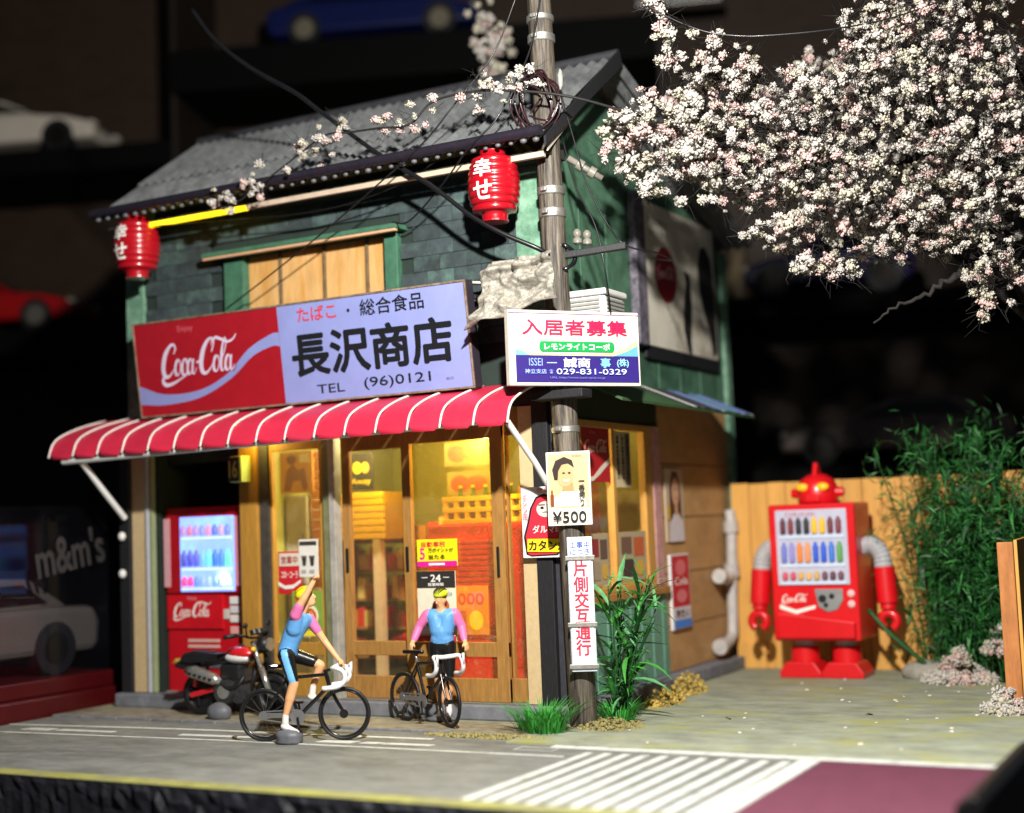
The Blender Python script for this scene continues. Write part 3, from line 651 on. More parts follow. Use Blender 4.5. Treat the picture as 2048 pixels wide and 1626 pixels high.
for x in (-.58, .56): G().box(x - .05, x + .05, -.052, -.046, 1.3, 2.15).obj('side_poster', pr('cf9aa0' if x < 0 else 'd88a94'), vm)

# ------------------------------------------------------------------ main shop sign
SIGNBLUE = mat('sign_lavender', '868fc6', .4, var=.07, scale=3, c2='a89884', c2amt=(.6, .8))
RUSTE = mat('sign_rust_edge', '8c7a68', .6, .2, var=.4, scale=12, c2='6a4a30')
SW, SH = 4.78, 1.17
ms = thing('shop_sign', 'long red and lavender cola shop sign above the striped awning', 'sign', (2.90, -.34, 3.46), 0, rx=R(7))
G().box(-SW / 2, SW / 2, .004, .16, 0, SH).obj('box', mat('sign_box', '2a2630', .6), ms, bevel=.01)
for q in ((-SW / 2, SW / 2, 0, .022), (-SW / 2, SW / 2, SH - .022, SH)): G().box(q[0], q[1], -.02, .0035, q[2], q[3]).obj('rim', RUSTE, ms, bevel=.004)
for q in (-SW / 2, SW / 2 - .022): G().box(q, q + .022, -.019, .0034, .0225, SH - .0225).obj('rim', RUSTE, ms, bevel=.004)
xs_ = -SW / 2 + .023; xm = -SW / 2 + SW * .468; xe = SW / 2 - .023
G().box(xs_, xm, -.008, .003, .0225, SH - .0225).obj('red_panel', CRED, ms); G().box(xm + .001, xe, -.008, .003, .0225, SH - .0225).obj('lavender_panel', SIGNBLUE, ms)
wave_t = spline([(xs_, .40), (xs_ + .4, .27), (xs_ + .95, .28), (xs_ + 1.4, .44), (xs_ + 1.75, .70), (xm - .12, .84), (xm, .85)], 6)
wave_b = spline([(xs_, .17), (xs_ + .4, .14), (xs_ + .95, .19), (xs_ + 1.45, .38), (xs_ + 1.8, .61), (xm - .12, .70), (xm, .69)], 6)
n = len(wave_t); g = G(); g.add([(p[0], -.0105, p[1]) for p in wave_t] + [(p[0], -.0105, p[1]) for p in wave_b], [(i + n, i + n + 1, i + 1, i) for i in range(n - 1)])
g_obj_front(g, 'wave_print', SIGNBLUE, ms)
logo(ms, xs_ + 1.0, .62, 1.24, .56, mat('logo_outline', '9c1824', .4), -.0125, name='logo_shadow'); logo(ms, xs_ + .985, .63, 1.22, .55, mat('logo_pale', 'cfc4dc', .45), -.0145)
lettering(ms, 'Enjoy', xs_ + .82, 1.03, .24, .09, pr('d0606c'), -.0125)
INK = mat('sign_ink', '16181c', .5)
lettering(ms, '長沢商店', (xm + xe) / 2 - .02, .56, 2.14, .48, INK, -.0125, .035)
lettering(ms, 'たばこ', xm + .56, 1.02, .54, .16, pr('c83a48'), -.0125, .02); lettering(ms, '・', xm + 1.0, 1.0, .04, .04, INK, -.0125)
lettering(ms, '総合食品', xm + 1.58, 1.01, .84, .18, INK, -.0125, .015)
lettering(ms, 'TEL', xm + .66, .15, .38, .10, INK, -.0125, .005); lettering(ms, '(96)0121', xm + 1.56, .16, .88, .14, INK, -.0125, .008)
lettering(ms, '長沢', xe - .28, .13, .1, .03, pr('6a6890'), -.0125)
for x in (.6, 2.9, 5.2): hb('sign_bracket', x, x + .05, -.2, .0, 4.45, 4.5, BLACKW)
rb = thing('rusty_bracket', 'bent pale metal bracket sticking out beside the shop sign', 'bracket', (5.3, -.3, 4.56))
G().beam((-.25, 0, .08), (.1, .1, .04), .1, .03).beam((.1, .1, .04), (.38, .22, -.04), .12, .03).beam((.05, .1, .05), (.05, .3, .06), .05, .05).obj('arm', mat('pale_flaky_metal', 'b9b6ae', .5, .3, var=.3, scale=10, bump=.4), rb, bevel=.008)
dk = G().beam((.1, .05, .14), (1.0, .1, .26), .06, .05).obj('bar', BLACKW, rb)

# ------------------------------------------------------------------ lanterns
LRED = mat('lantern_red', '9c0c1a', .28, var=.08, coat=.6)
def lantern(x, label, ang, body):
    root = thing('paper_lantern', label, 'lantern', (x, -.47, 5.2), 0, 'red lanterns under the eave')
    prof = [(.13, .0), (.14, .05), (.14, .07), (.19, .09)]
    for i in range(8):
        z0 = .09 + i * .072; zc = (z0 + .036 - .38) / .34; rr = .285 * math.sqrt(max(.1, 1 - .55 * zc * zc))
        prof += [(rr - .008, z0 + .006), (rr, z0 + .02), (rr, z0 + .056), (rr - .008, z0 + .068)]
    prof += [(.19, .68), (.14, .70), (.14, .755)]
    G().lathe(prof, 40).obj('shade', LRED, root, smooth=True, angle=70)
    G().lathe([(.145, -.012), (.145, .006)], 24).obj('bottom_ring', LRED, root); G().tube([(0, 0, .75), (0, 0, .86)], .012, 6).obj('hanger', BLACKW, root)
    for s, zc, hh in body:
        v, f = text_raw(s, .02)
        bm = bmesh.new(); vv = [bm.verts.new((a - .5, 0, b - .5)) for a, b in v]
        for q in f:
            try: bm.faces.new([vv[i] for i in q])
            except ValueError: pass
        for t in np.linspace(-.4, .4, 7): bmesh.ops.bisect_plane(bm, geom=bm.verts[:] + bm.edges[:] + bm.faces[:], plane_co=(t, 0, 0), plane_no=(1, 0, 0))
        for p in bm.verts:
            a = ang + p.co.x * .22 / .28; z_ = zc + p.co.z * hh; zz = (z_ - .38) / .34; rr = .285 * math.sqrt(max(.1, 1 - .55 * zz * zz)) + .007
            p.co = (rr * math.sin(a), -rr * math.cos(a), z_)
        me = bpy.data.meshes.new('lettering'); bm.to_mesh(me); bm.free(); me.materials.append(WHITE); link('lettering', me, root)
    return root
lantern(.60, 'red ribbed paper lantern hanging by the dark far eave end', R(-4), [('幸', .53, .2), ('せ', .29, .2)])
lantern(5.68, 'red ribbed paper lantern hanging beside the utility pole', R(2), [('幸', .53, .2), ('せ', .29, .2)])

# ------------------------------------------------------------------ utility pole and its fittings
POLEM = mat('pole_wood', '665e52', .6, var=.55, scale=5, bump=.5, stretch=(9, 9, .5), c2='241f1c', c2amt=(.40, .60))
PX = lambda z: 6.34 - .022 * z
pole = thing('utility_pole', 'weathered wooden utility pole with metal bands at the shop corner', 'pole', (6.34, -.2, -.1))
G().tube([(-.022 * z, 0, z + .1) for z in (-.1, 2, 4, 6, 8.6)], [.142, .138, .134, .13, .126], 20).obj('shaft', POLEM, pole, smooth=True, angle=60)
BAND = mat('band_metal', 'a3a19b', .48, .8, var=.25, scale=12, bump=.3)
for z, hh in ((7.38, .07), (7.16, .09), (5.49, .09), (5.25, .10), (2.95, .07)):
    G().lathe([(.139, 0), (.148, .01), (.148, hh - .01), (.139, hh)], 24, (-.022 * z, 0, z + .1 - hh / 2)).obj('band', BAND, pole, smooth=True, angle=40)
    G().box(-.03, .03, -.185, -.14, z + .1 - .02, z + .1 + .02).obj('buckle', BAND, pole, bevel=.006, loc=(-.022 * z, 0, 0))
G().beam((-.1, -.02, 4.88), (.66, .14, 4.93), .075, .075).obj('crossarm', BLACKW, pole, bevel=.01)
INS = mat('ceramic', '77736a', .4, var=.1)
for x, y, z in ((.12, .1, 5.02), (.22, .13, 5.0)): G().lathe([(.02, 0), (.05, .02), (.05, .06), (.03, .08), (.045, .1), (.045, .14), (.02, .17)], 14, (x, y, z - .02)).obj('insulator', INS, pole, smooth=True, angle=50)
G().tube([(.05, .1, 5.95), (.35, .3, 5.72)], .035, 8).obj('insulator_arm', INS, pole, smooth=True)
for t in (.35, .7): G().tube([(.05 + .3 * (t + d), .1 + .2 * (t + d), 5.95 - .23 * (t + d)) for d in (-.1, -.08, .08, .1)], [.03, .062, .062, .03], 12).obj('insulator', INS, pole, smooth=True, angle=40)
G().box(-.34, .26, -.24, .0, 3.36, 3.45).obj('lower_bracket', BLACKW, pole, bevel=.01)
for a in (0, 1):
    pts = [(-.11 + .12 * a + .10 * math.sin(t), -.0 - .05 * math.cos(t * 2), 4.86 + .13 * math.cos(t)) for t in np.linspace(0, 2 * math.pi, 20)]
    G().tube(pts, .024, 6).obj('binding_wire', GLOSSB, pole, smooth=True)
GLUE = mat('white_glue', '8c8c84', .4, bump=.2)
G().ball((.0, 0, 0), (.03, .03, .11), 3, .06).obj('glue_drip', GLUE, pole, smooth=True, loc=(.0, .1, 6.82))
COIL = mat('coil_wire', '2a1418', .3, var=.3, coat=.3)
coil = thing('cable_coil', 'tangled dark red cable coil hung on the pole', 'cable', (6.21, -.38, 6.12))
for k in range(6):
    rr = .20 + .035 * random.random(); ph = random.random() * 6; tl = random.uniform(-.25, .25)
    pts = [((rr + .03 * math.sin(2 * t + ph)) * math.cos(t) + random.uniform(-.002, .002), -.02 * k + .05 * math.sin(t + ph), .30 + (rr * 1.35 + .02 * math.cos(3 * t + ph)) * math.sin(t) + tl * .1) for t in np.linspace(0, 2 * math.pi, 36, endpoint=False)]
    G().tube(pts, .011, 6, closed=True).obj('loop', COIL, coil, smooth=True)
G().tube(spline([(-.1, -.08, .5), (.1, -.1, .35), (-.05, -.1, .15), (.15, -.08, .05)]), .011, 6).obj('loop', COIL, coil, smooth=True)
# cables
WIRE = mat('black_wire', '131316', .38, var=.2, coat=.15)
def cable(label, pts, r, name='cable', m=WIRE):
    o = G().tube(spline(pts, 7), r, 8).obj(name, m, None, smooth=True); return tag(o, label, 'cable')
cable('thick glossy black cable from the crossarm rising past the roof to a cut end',
      [(1.67, -.6, 8.342), (2.023, -.6, 7.885), (2.541, -.6, 7.448), (3.187, -.6, 7.028), (3.6, -.6, 6.691), (4.328, -.6, 6.11), (4.963, -.6, 5.676), (5.448, -.6, 5.278), (5.804, -.55, 5.041), (6.14, -.42, 4.86), (6.24, -.3, 4.78)], .026)
cable('thin wire slanting across the roof toward the top of the shop sign', [(6.3, -.5, 8.1), (6.041, -.5, 7.533), (5.742, -.5, 6.992), (5.378, -.7, 6.484), (4.983, -.75, 6.1), (4.245, -.7, 5.691), (3.409, -.5, 5.352), (2.532, -.4, 4.966), (1.848, -.3, 4.69)], .009)
cable('thin wire from the pole top dropping to the window hood corner', [(6.35, -.36, 7.9), (6.2, -.45, 7.064), (6.059, -.6, 6.605), (5.863, -.72, 6.2), (5.544, -.75, 5.95), (5.092, -.55, 5.676), (4.496, -.3, 5.4), (4.2, -.2, 5.44)], .009)
cable('sagging wire looped between the pole and the big side billboard', [(6.33, -.1, 6.597), (6.456, -.1, 6.089), (6.606, -.1, 5.524), (6.816, -.08, 5.066), (7.0, -.06, 4.83), (7.2, .3, 4.78), (7.0, 1.2, 4.86), (6.25, 2.4, 5.15)], .009)
cable('thin wire hanging down behind the rental sign', [(6.308, -.06, 6.114), (6.46, -.1, 5.546), (6.672, -.1, 5.086), (6.764, -.1, 4.596), (6.72, .1, 4.021), (6.6, .25, 3.5)], .009)
cable('slack thin wire sagging below the eave between the lanterns', [(.9, -.5, 5.8), (2.2, -.4, 5.72), (3.4, -.4, 5.66), (4.4, -.42, 5.78), (5.0, -.5, 5.96)], .008)
cable('thin wire swagged across the front of the blossom crown', [(7.2, -.4, 7.5), (7.488, -.155, 7.22), (7.88, .08, 6.996), (8.236, .2, 6.897), (8.597, .3, 6.86), (9.143, .5, 6.867), (9.695, .8, 6.966), (10.393, 1.1, 7.193), (11.0, 1.5, 7.5)], .009)
# crumpled foil sheet on pole
from mathutils import noise as mnoise
def crumple(u, v):
    r_ = 0; a = .12; f_ = 2.2
    for k in range(3):
        q = mnoise.noise(Vector((u * f_ + 7.3 * k, v * f_ * .8 + 1.7, k * 3.1))); r_ += a * (1 - 2.2 * abs(q)); a *= .36; f_ *= 2.3
    return r_
fo = thing('crumpled_sheet', 'crumpled grey speckled sheet draped from the crossarm of the pole', 'sheet', (5.9, -.44, 3.85))
g = G(); NU, NV = 54, 54; vs = []
for j in range(NV + 1):
    for i in range(NU + 1):
        u = i / NU; v = j / NV
        xl = -.22 - .30 * (1 - v) ** 1.3 + .06 * math.sin(5 * v); xr = .50 + .02 * v
        x = xl + (xr - xl) * u; z_ = (.19 + .24 * u) * (1 - v) + .93 * v * (1 - .06 * (1 - u)) + .02 * math.sin(9 * u) * (1 - v)
        if v > .86: x *= 1 - .25 * (v - .86)
        vs.append((x, -.05 - .16 * (1 - v) * (1 - u) - crumple(u, v) - .08 * math.exp(-((v - .86) / .05) ** 2), z_))
g.add(vs, [(j * (NU + 1) + i, j * (NU + 1) + i + 1, (j + 1) * (NU + 1) + i + 1, (j + 1) * (NU + 1) + i) for j in range(NV) for i in range(NU)])
o = g.obj('sheet', mat('crumpled_sheet', '8e8a80', .6, .15, var=.45, scale=30, bump=.5, c2='a08a68', c2amt=(.56, .8)), fo, smooth=True)
so = o.modifiers.new('solid', 'SOLIDIFY'); so.thickness = .012

# rental sign on pole
rs = R(53); nx, ny = math.sin(rs), -math.cos(rs); tx, ty = math.cos(rs), math.sin(rs)
cxs, cys = 6.27 + nx * .22 + tx * .05, -.2 + ny * .22 + ty * .05
poster('rental_sign', 'white and navy rental notice sign fixed on the utility pole', 'sign', (cxs, cys, 3.39), 1.52, .78, mat('rental_edge', 'd8cfc0', .5, c2='b89a78', c2amt=(.6, .8)),
       [('r', .045, .05, .985, .95, pr('dcdac4')), ('p', [(.045, .395), (.985, .395), (.985, .62), (.9, .52), (.8, .45), (.6, .42), (.2, .43), (.045, .5)], pr('d8dc8c')), ('p', [(.78, .395), (.985, .395), (.985, .55), (.9, .47)], pr('5f9fb0')), ('p', [(.045, .395), (.16, .395), (.1, .45), (.045, .48)], pr('6fa8b0')),
        ('r', .045, .045, .985, .40, NAVY), ('r', .0, .955, 1, .965, pr('8a6a90')),
        ('t', '入居者募集', .5, .775, .80, .205, pr('e0184c'), .025),
        ('p', [(.225 + .02 + .024 * math.cos(t) * (1) if math.cos(t) < 0 else .775 + .024 * math.cos(t), .52 + .07 * math.sin(t)) for t in np.linspace(math.pi / 2, 2.5 * math.pi, 28)], GREENP),
        ('t', 'レモンライトコーポ', .51, .52, .5, .085, pr('f4f4ec'), .03), ('t', 'ISSEI', .19, .31, .10, .10, pr('8fa8e8')), ('t', '一', .31, .30, .075, .012, pr('9cb4f0'), .03), ('t', '誠商', .50, .305, .20, .125, pr('e8ecf8'), .03), ('t', '事', .72, .305, .075, .125, pr('7cc4e8'), .03), ('t', '(株)', .855, .305, .09, .12, pr('8fd0e0'), .02),
        ('t', '神立支店', .185, .185, .16, .06, pr('9cb4f0'), .01), ('t', '☎', .30, .185, .028, .055, pr('9cb4f0')), ('t', '029-831-0329', .61, .185, .54, .075, pr('c4d4f8'), .01), ('t', 'URL http://www.issei-syoji.co.jp', .5, .10, .42, .035, pr('6a78b8'))], rz=rs, th=.09)
# yen poster, strip sign on the pole; sewing-thread plate on the wall corner
SKIN_ = pr('d9a070'); HAIR_ = pr('2a1c16')
poster('beer_poster', 'small portrait price poster reading 500 yen on the pole', 'poster', (6.37, -.375, 1.95), .46, .76, pr('e4dccb'),
       [('r', .04, .24, .96, .97, pr('c9b184')), ('p', [(.06, .26), (.92, .26), (.86, .36), (.72, .46), (.36, .46), (.14, .36)], pr('e6e0d4')), ('p', [(.34, .46), (.62, .46), (.60, .58), (.38, .56)], pr('c98a58')), ('e', .42, .68, .2, .155, SKIN_), ('p', [(.18, .62), (.14, .76), (.22, .88), (.42, .93), (.6, .88), (.64, .78), (.5, .84), (.36, .82), (.28, .74), (.26, .62)], HAIR_),
        ('e', .40, .71, .035, .012, HAIR_), ('e', .53, .71, .035, .012, HAIR_), ('p', [(.38, .615), (.54, .625), (.5, .59), (.42, .588)], pr('f0e6da')), ('r', .08, .27, .16, .42, pr('7a3a18')), ('r', .10, .42, .14, .48, pr('7a3a18')), ('t', '一\n番\n搾\nり', .80, .43, .13, .34, BLACKP, .03), ('t', 'KIRIN', .72, .94, .2, .02, pr('c03020')), ('t', '¥500', .5, .12, .76, .15, INK, .012)], rz=R(16), th=.035)
poster('thread_plate', 'enamel plate with red daruma doll fixed on the corner post', 'sign', (5.98, -.125, 1.62), .62, .75, pr('dedee2'),
       [('p', [(0.07, .05), (0.03, .3), (0.11, .5), (0.17, .7), (0.29, .86), (0.45, .9), (0.63, .84), (0.73, .64), (0.79, .4), (0.77, .12), (0.67, .03), (0.17, .02)], BLACKP), ('p', [(0.11, .06), (0.07, .3), (0.15, .5), (0.21, .7), (0.31, .83), (0.45, .87), (0.61, .81), (0.70, .62), (0.75, .4), (0.73, .13), (0.65, .05), (0.17, .04)], REDP), ('e', 0.47, .68, .17, .11, pr('e4d8c4')), ('e', 0.41, .70, .035, .02, BLACKP), ('e', 0.54, .70, .035, .02, BLACKP), ('r', 0.34, .735, 0.47, .75, BLACKP), ('r', 0.50, .735, 0.62, .75, BLACKP), ('p', [(0.39, .63), (0.47, .65), (0.56, .63), (0.47, .64)], BLACKP),
        ('t', 'ダルマ印', .50, .40, .56, .11, WHITE, .02), ('p', [(.10, .09), (.90, .07), (.91, .26), (.11, .27)], YEL), ('t', 'カタン糸', .50, .172, .72, .14, BLACKP, .04), ('t', '登録商標', .6, .95, .56, .06, pr('c83a44')), ('t', 'ミ\nシ\nン\n用', .09, .72, .09, .36, pr('c83a44'), .01)], rz=0, th=.03)
strip = thing('roadworks_sign', 'narrow white vertical roadworks sign strapped low on the pole', 'sign', (6.475, -.40, .47), R(22))
poster(None, None, None, None, .255, 1.36, pr('dfe2ea'),
       [('r', .03, .01, .97, .99, pr('4a68b0')), ('r', .05, .015, .95, .985, pr('e6e8ee')), ('t', '工事中\nにつき', .5, .915, .8, .1, pr('2f4fa8'), .02), ('t', '片\n側\n交\n互\n通\n行', .5, .47, .58, .70, pr('d82a44'), .03)], th=.02, root=strip)
for z in (1.125, .45, .03): G().box(-.15, .15, -.022, .012, z, z + .045).obj('strap', BAND, strip, bevel=.004)

# ------------------------------------------------------------------ things on the side wall
bb = thing('wall_billboard', 'weathered white billboard with red cola disc on the side wall', 'sign', (6.06, 3.86, 4.13), R(90))
BILLM = mat('billboard_white', 'd8d2c2', .55, var=.12, scale=2, c2='8a7a5c', c2amt=(.58, .75))
G().box(-1.24, 1.24, 0, .06, 0, 1.84).obj('board', BILLM, bb, bevel=.008)
G().box(-1.27, 1.27, .002, .055, -.16, -.001).obj('lower_frame', BLACKW, bb)
for q in (-1.275, 1.245): G().box(q, q + .03, -.005, .055, 0, 1.84).obj('edge_frame', BLACKW, bb)
g_obj_front(G().flat([(-.55 + .36 * math.cos(t), .96 + .36 * math.sin(t) * 1.0) for t in np.linspace(0, 2 * math.pi, 40, endpoint=False)], -.003), 'red_disc', CRED, bb)
logo(bb, -.55, .98, .60, .22, mat('disc_letter', 'cdb0b0', .5), -.005)
DKP = mat('billboard_dark', '221f1e', .6, var=.3)
g_obj_front(G().flat([(.12, .02), (.0, .3), (.02, .6), (.14, .95), (.10, 1.1), (.3, 1.08), (.32, .6), (.24, .2), (.26, .0)], -.003), 'dark_figure_print', DKP, bb)
g_obj_front(G().flat([(.62, .9), (.6, 1.25), (.72, 1.5), (.9, 1.55), (1.1, 1.4), (1.2, 1.0), (1.2, .1), (1.05, .02), (.95, .35), (.78, .6)], -.003), 'dark_figure_print', DKP, bb)
for zz, s in ((1.62, 'くつろぎの'), (1.46, 'ひとときを')): lettering(bb, s, -.75, zz, .62, .08, INK, -.003)
BARM = mat('granite_bar', '6a6570', .7, var=.5, scale=18, bump=.6, c2='2f2c34')
st_ = tag(G().box(6.01, 6.12, 2.26, 2.56, 4.1, 6.0).obj('stone_strip', BARM, None, bevel=.02), 'rough grey stone strip standing along the billboard edge', 'strip')
poster('portrait_poster', 'worn poster of a smiling person with long hair on tan side wall', 'poster', (6.012 + .02, 3.31, 1.68), .60, .93, pr('b9a890'),
       [('p', [(.2, .3), (.22, .75), (.4, .95), (.66, .95), (.84, .75), (.86, .3)], pr('4a2f22')), ('e', .54, .68, .2, .19, pr('c99b7c')), ('p', [(.12, 0), (.95, 0), (.9, .25), (.68, .38), (.4, .38), (.2, .25)], pr('c9c4c8')), ('r', .46, .36, .62, .5, pr('c09070')), ('e', .47, .71, .03, .012, HAIR_), ('e', .61, .71, .03, .012, HAIR_), ('p', [(.47, .6), (.61, .6), (.54, .57)], pr('a8483c')), ('r', .02, .3, .16, .5, pr('d0a83c'))], rz=R(90))
poster('tall_cola_sign', 'tall narrow red cola plate below the portrait on tan wall', 'sign', (6.012 + .03, 3.36, .58), .62, .94, pr('cfcdd0'),
       [('r', .04, .30, .96, .98, pr('b82430')), ('e', .5, .82, .28, .11, pr('d06a70')), ('t', 'Cola', .5, .64, .7, .1, WHITE, .02), ('e', .5, .44, .28, .09, pr('d07478')), ('t', '冷たい', .5, .215, .74, .12, pr('3a2420'), .03), ('r', .04, .02, .96, .13, pr('3f7fd0'))], rz=R(90), th=.04)
poster('window_cola_poster', 'red cola poster in the upper part of the side window', 'poster', (6.006, 1.09, 2.42), .74, .64, pr('a81a20'), [('l', .5, .62, .86, .3, pr('d8b8a8')), ('t', 'Enjoy', .4, .88, .2, .07, pr('d0808a')), ('p', [(.0, .08), (.35, .1), (.6, .26), (.98, .46), (.98, .36), (.6, .14), (.35, .02), (0, .0)], pr('d8c8b8'))], rz=R(90), th=.012)
poster('vertical_note', 'white paper with black vertical writing in the side window', 'poster', (6.006, 1.82, 2.36), .46, .66, pr('c9b890'), [('t', '本\n日\n特\n売', .2, .55, .16, .8, BLACKP, .03), ('t', '大\n安\n売\n日', .5, .55, .16, .8, BLACKP, .03), ('r', .66, .05, .95, .97, pr('6a5f58')), ('t', '冷\n菓\n子\n有', .8, .55, .14, .8, BLACKP, .03)], rz=R(90), th=.012)
for k, (y, ww, cc) in enumerate(((1.07, .5, ('8a2a2a', '5c4a40', '9a8a70')), (2.0, .8, ('6a5040', 'b85a30', '3a3430')))):
    poster('magazine_sheet', ['small printed sheet low in the window beside the pole', 'wide printed sheet low in the window by the pink post'][k], 'poster', (6.006, y, 1.26), ww, .58, pr('a89878'), [('r', .08, .55, .45, .9, pr(cc[0])), ('r', .52, .5, .9, .88, pr(cc[1])), ('r', .1, .1, .5, .45, pr(cc[2])), ('e', .72, .26, .16, .16, pr('c8a040'))], rz=R(90), th=.012)
yb = thing('orange_cabinet', 'orange cabinet seen inside the side window', 'cabinet', (5.0, 1.6, .081))  # cabinet body and door in plain orange tones
G().box(-.3, .5, 0, .6, 0, 2.35).obj('body', mat('cabinet_orange', 'd8861c', .5), yb, bevel=.02); G().box(-.25, .45, -.01, .002, 1.7, 2.2).obj('door', mat('cabinet_door', 'c4761a', .5), yb)
# white vented box on the side awning
ac = thing('vented_box', 'small white vented plastic box on the side awning', 'box', (6.3, .52, 3.52))
G().box(-.28, .30, -.3, .2, 0, .88).obj('body', PLASTIC_W, ac, bevel=.03)
G().box(-.31, .33, -.33, .23, .881, .95).obj('lid', PLASTIC_W, ac, bevel=.02)
for k in range(7): G().box(.301, .32, -.26, .16, .57 + k * .042, .595 + k * .042).obj('slat', mat('vent_grey', '8f8f8a', .5), ac)
for k in range(7): G().box(-.22, .24, -.32, -.301, .57 + k * .042, .595 + k * .042).obj('slat', MATS['vent_grey'], ac)
# white pipes at the back of the side wall
PIPE = mat('pipe_white', 'b4b0ac', .45, var=.15, scale=9)
pp = thing('drain_pipe', 'grey white drain pipe with elbows at the back of the side wall', 'pipe', (6.1, 5.0, 0))
G().tube(spline([(.0, .12, 2.05), (.02, .1, 1.85), (.02, .05, 1.3), (.02, .0, .9), (.02, -.05, .42), (.02, -.2, .30), (.03, -.5, .26)], 6), .075, 10).obj('pipe', PIPE, pp, smooth=True)
for a, b in (((.02, .09, 1.75), (.02, .08, 1.9)), ((.02, .04, 1.15), (.02, .02, 1.32)), ((.02, -.46, .26), (.02, -.58, .25))): G().cyl(a, b, .105, n=14).obj('coupling', PIPE, pp, smooth=True, angle=40)
G().tube(spline([(.02, .03, 1.2), (.03, -.2, 1.12), (.03, -.42, 1.16)], 5), .07, 10).obj('branch', PIPE, pp, smooth=True); G().cyl((.03, -.38, 1.16), (.03, -.5, 1.18), .10, n=14).obj('coupling', PIPE, pp, smooth=True, angle=40)

# ------------------------------------------------------------------ fences
FW = mat('fence_wood', 'd09a4c', .6, objvar=.1, var=.12, scale=3, stretch=(4, 1, .5), bump=.08, c2='b9813a', c2amt=(.55, .8))
fn = thing('wooden_fence', 'pale orange plank fence behind the red toy robot', 'fence', (6.12, 5.15, -.1))
x = 0.
while x < 4.55:
    wd_ = .26; G().box(0, wd_ - .008, random.uniform(-.004, .004), .06, 0, 2.50 + random.uniform(-.01, .01)).obj('plank', FW, fn, bevel=.008, loc=(x, 0, 0)); x += wd_
G().box(0, 4.6, .062, .12, 1.9, 2.05).obj('rail', FW, fn); G().box(0, 4.6, .062, .12, .4, .55).obj('rail', FW, fn)
G().box(.0, .4, -.05, -.006, .0, .35).obj('kick_board', FW, fn, bevel=.01)
FW2 = mat('fence_end_wood', 'b0703c', .65, var=.25, scale=6, stretch=(3, 3, .6), bump=.2)
fp = thing('fence_end', 'reddish end of a side plank fence at the lot edge', 'fence', (10.16, 1.9, -.1), R(4))
G().box(0, .16, 0, .10, 0, 1.70).obj('end_post', FW2, fp, bevel=.01)
for k in range(9): G().box(.165, .20, .02 + k * .3, .31 + k * .3, 0, 1.72).obj('plank', FW, fp, bevel=.006)

# ------------------------------------------------------------------ toy robot
TR = mat('robot_red', 'd0121c', .35, var=.05, coat=.3); TG = mat('robot_grey', 'a9a9ac', .4, var=.08)
rob = thing('toy_robot', 'red vending machine toy robot with yellow eyes by the fence', 'robot toy', (7.56, 4.42, -.1))
G().prism([(-.555, .47), (.555, .47), (.555, 2.19), (-.555, 2.19)], -.38, .36, 'y').obj('body', TR, rob, bevel=.03)
G().prism([(-.5, .50), (.5, .50), (.5, .72), (-.5, .84)], -.44, -.378, 'y').obj('skirt', TR, rob, bevel=.03)
dp = link('display_panel', None, rob)
G().box(-.46, .46, -.40, -.375, 1.17, 2.12).obj('panel', mat('robot_panel', 'b9b9cc', .3, var=.06, coat=.3), dp, bevel=.04)
for z0, h0, cols in ((1.82, .2, ('5a2a34', '7a3038', '2c2a30', '2a2628', 'f0b81c', 'f0b81c', '6a3038', '7a3a44')), (1.46, .25, ('6a74c0', '8a86c8', 'e0802c', 'e0905a', '2c58c8', '2c58c8', '3a74d0', '5a9a50')), (1.24, .1, ('c04a5a', 'c04a5a', 'd0a050', 'd8b070', 'c8a060', '6a4050', '5a3a48', '6a4450'))):
    for k, c in enumerate(cols): G().lathe([(.036, 0), (.038, .02), (.038, h0 * .75), (.02, h0 * .9), (.02, h0)], 8, (-.36 + k * .102, -.402, z0)).obj('bottle', pr(c), dp, smooth=True, angle=50)
    G().box(-.42, .42, -.415, -.401, z0 - .06, z0 - .025).obj('price_strip', pr('c4d2e8'), dp)
lettering(rob, 'DRINK', -.12, 2.06, .4, .05, pr('b05a64'), -.402)
logo(rob, -.26, 1.0, .34, .13, WHITE, -.383); g_obj_front(G().flat([(-.46, .93), (-.25, .86), (.0, .92), (.0, .88), (-.25, .81), (-.46, .88)], -.383), 'wave_print', WHITE, rob)
g = G(); g.prism([(.0, 1.12), (.36, 1.12), (.36, .98), (.28, .86), (.16, .83), (.04, .9)], -.40, -.375, 'y'); g.obj('coin_unit', mat('robot_silver', '9a9c9e', .35, .4), rob, bevel=.012)
for x, z, r_ in ((.1, 1.0, .05), (.22, 1.03, .035), (.14, .92, .03)): G().cyl((x, -.405, z), (x, -.385, z), r_, n=14).obj('knob', RUBBER, rob)
for z in (1.06, .93): G().ball((.46, -.385, z), (.05, .015, .05), 2).obj('badge', pr('e0b0b4'), rob, smooth=True)
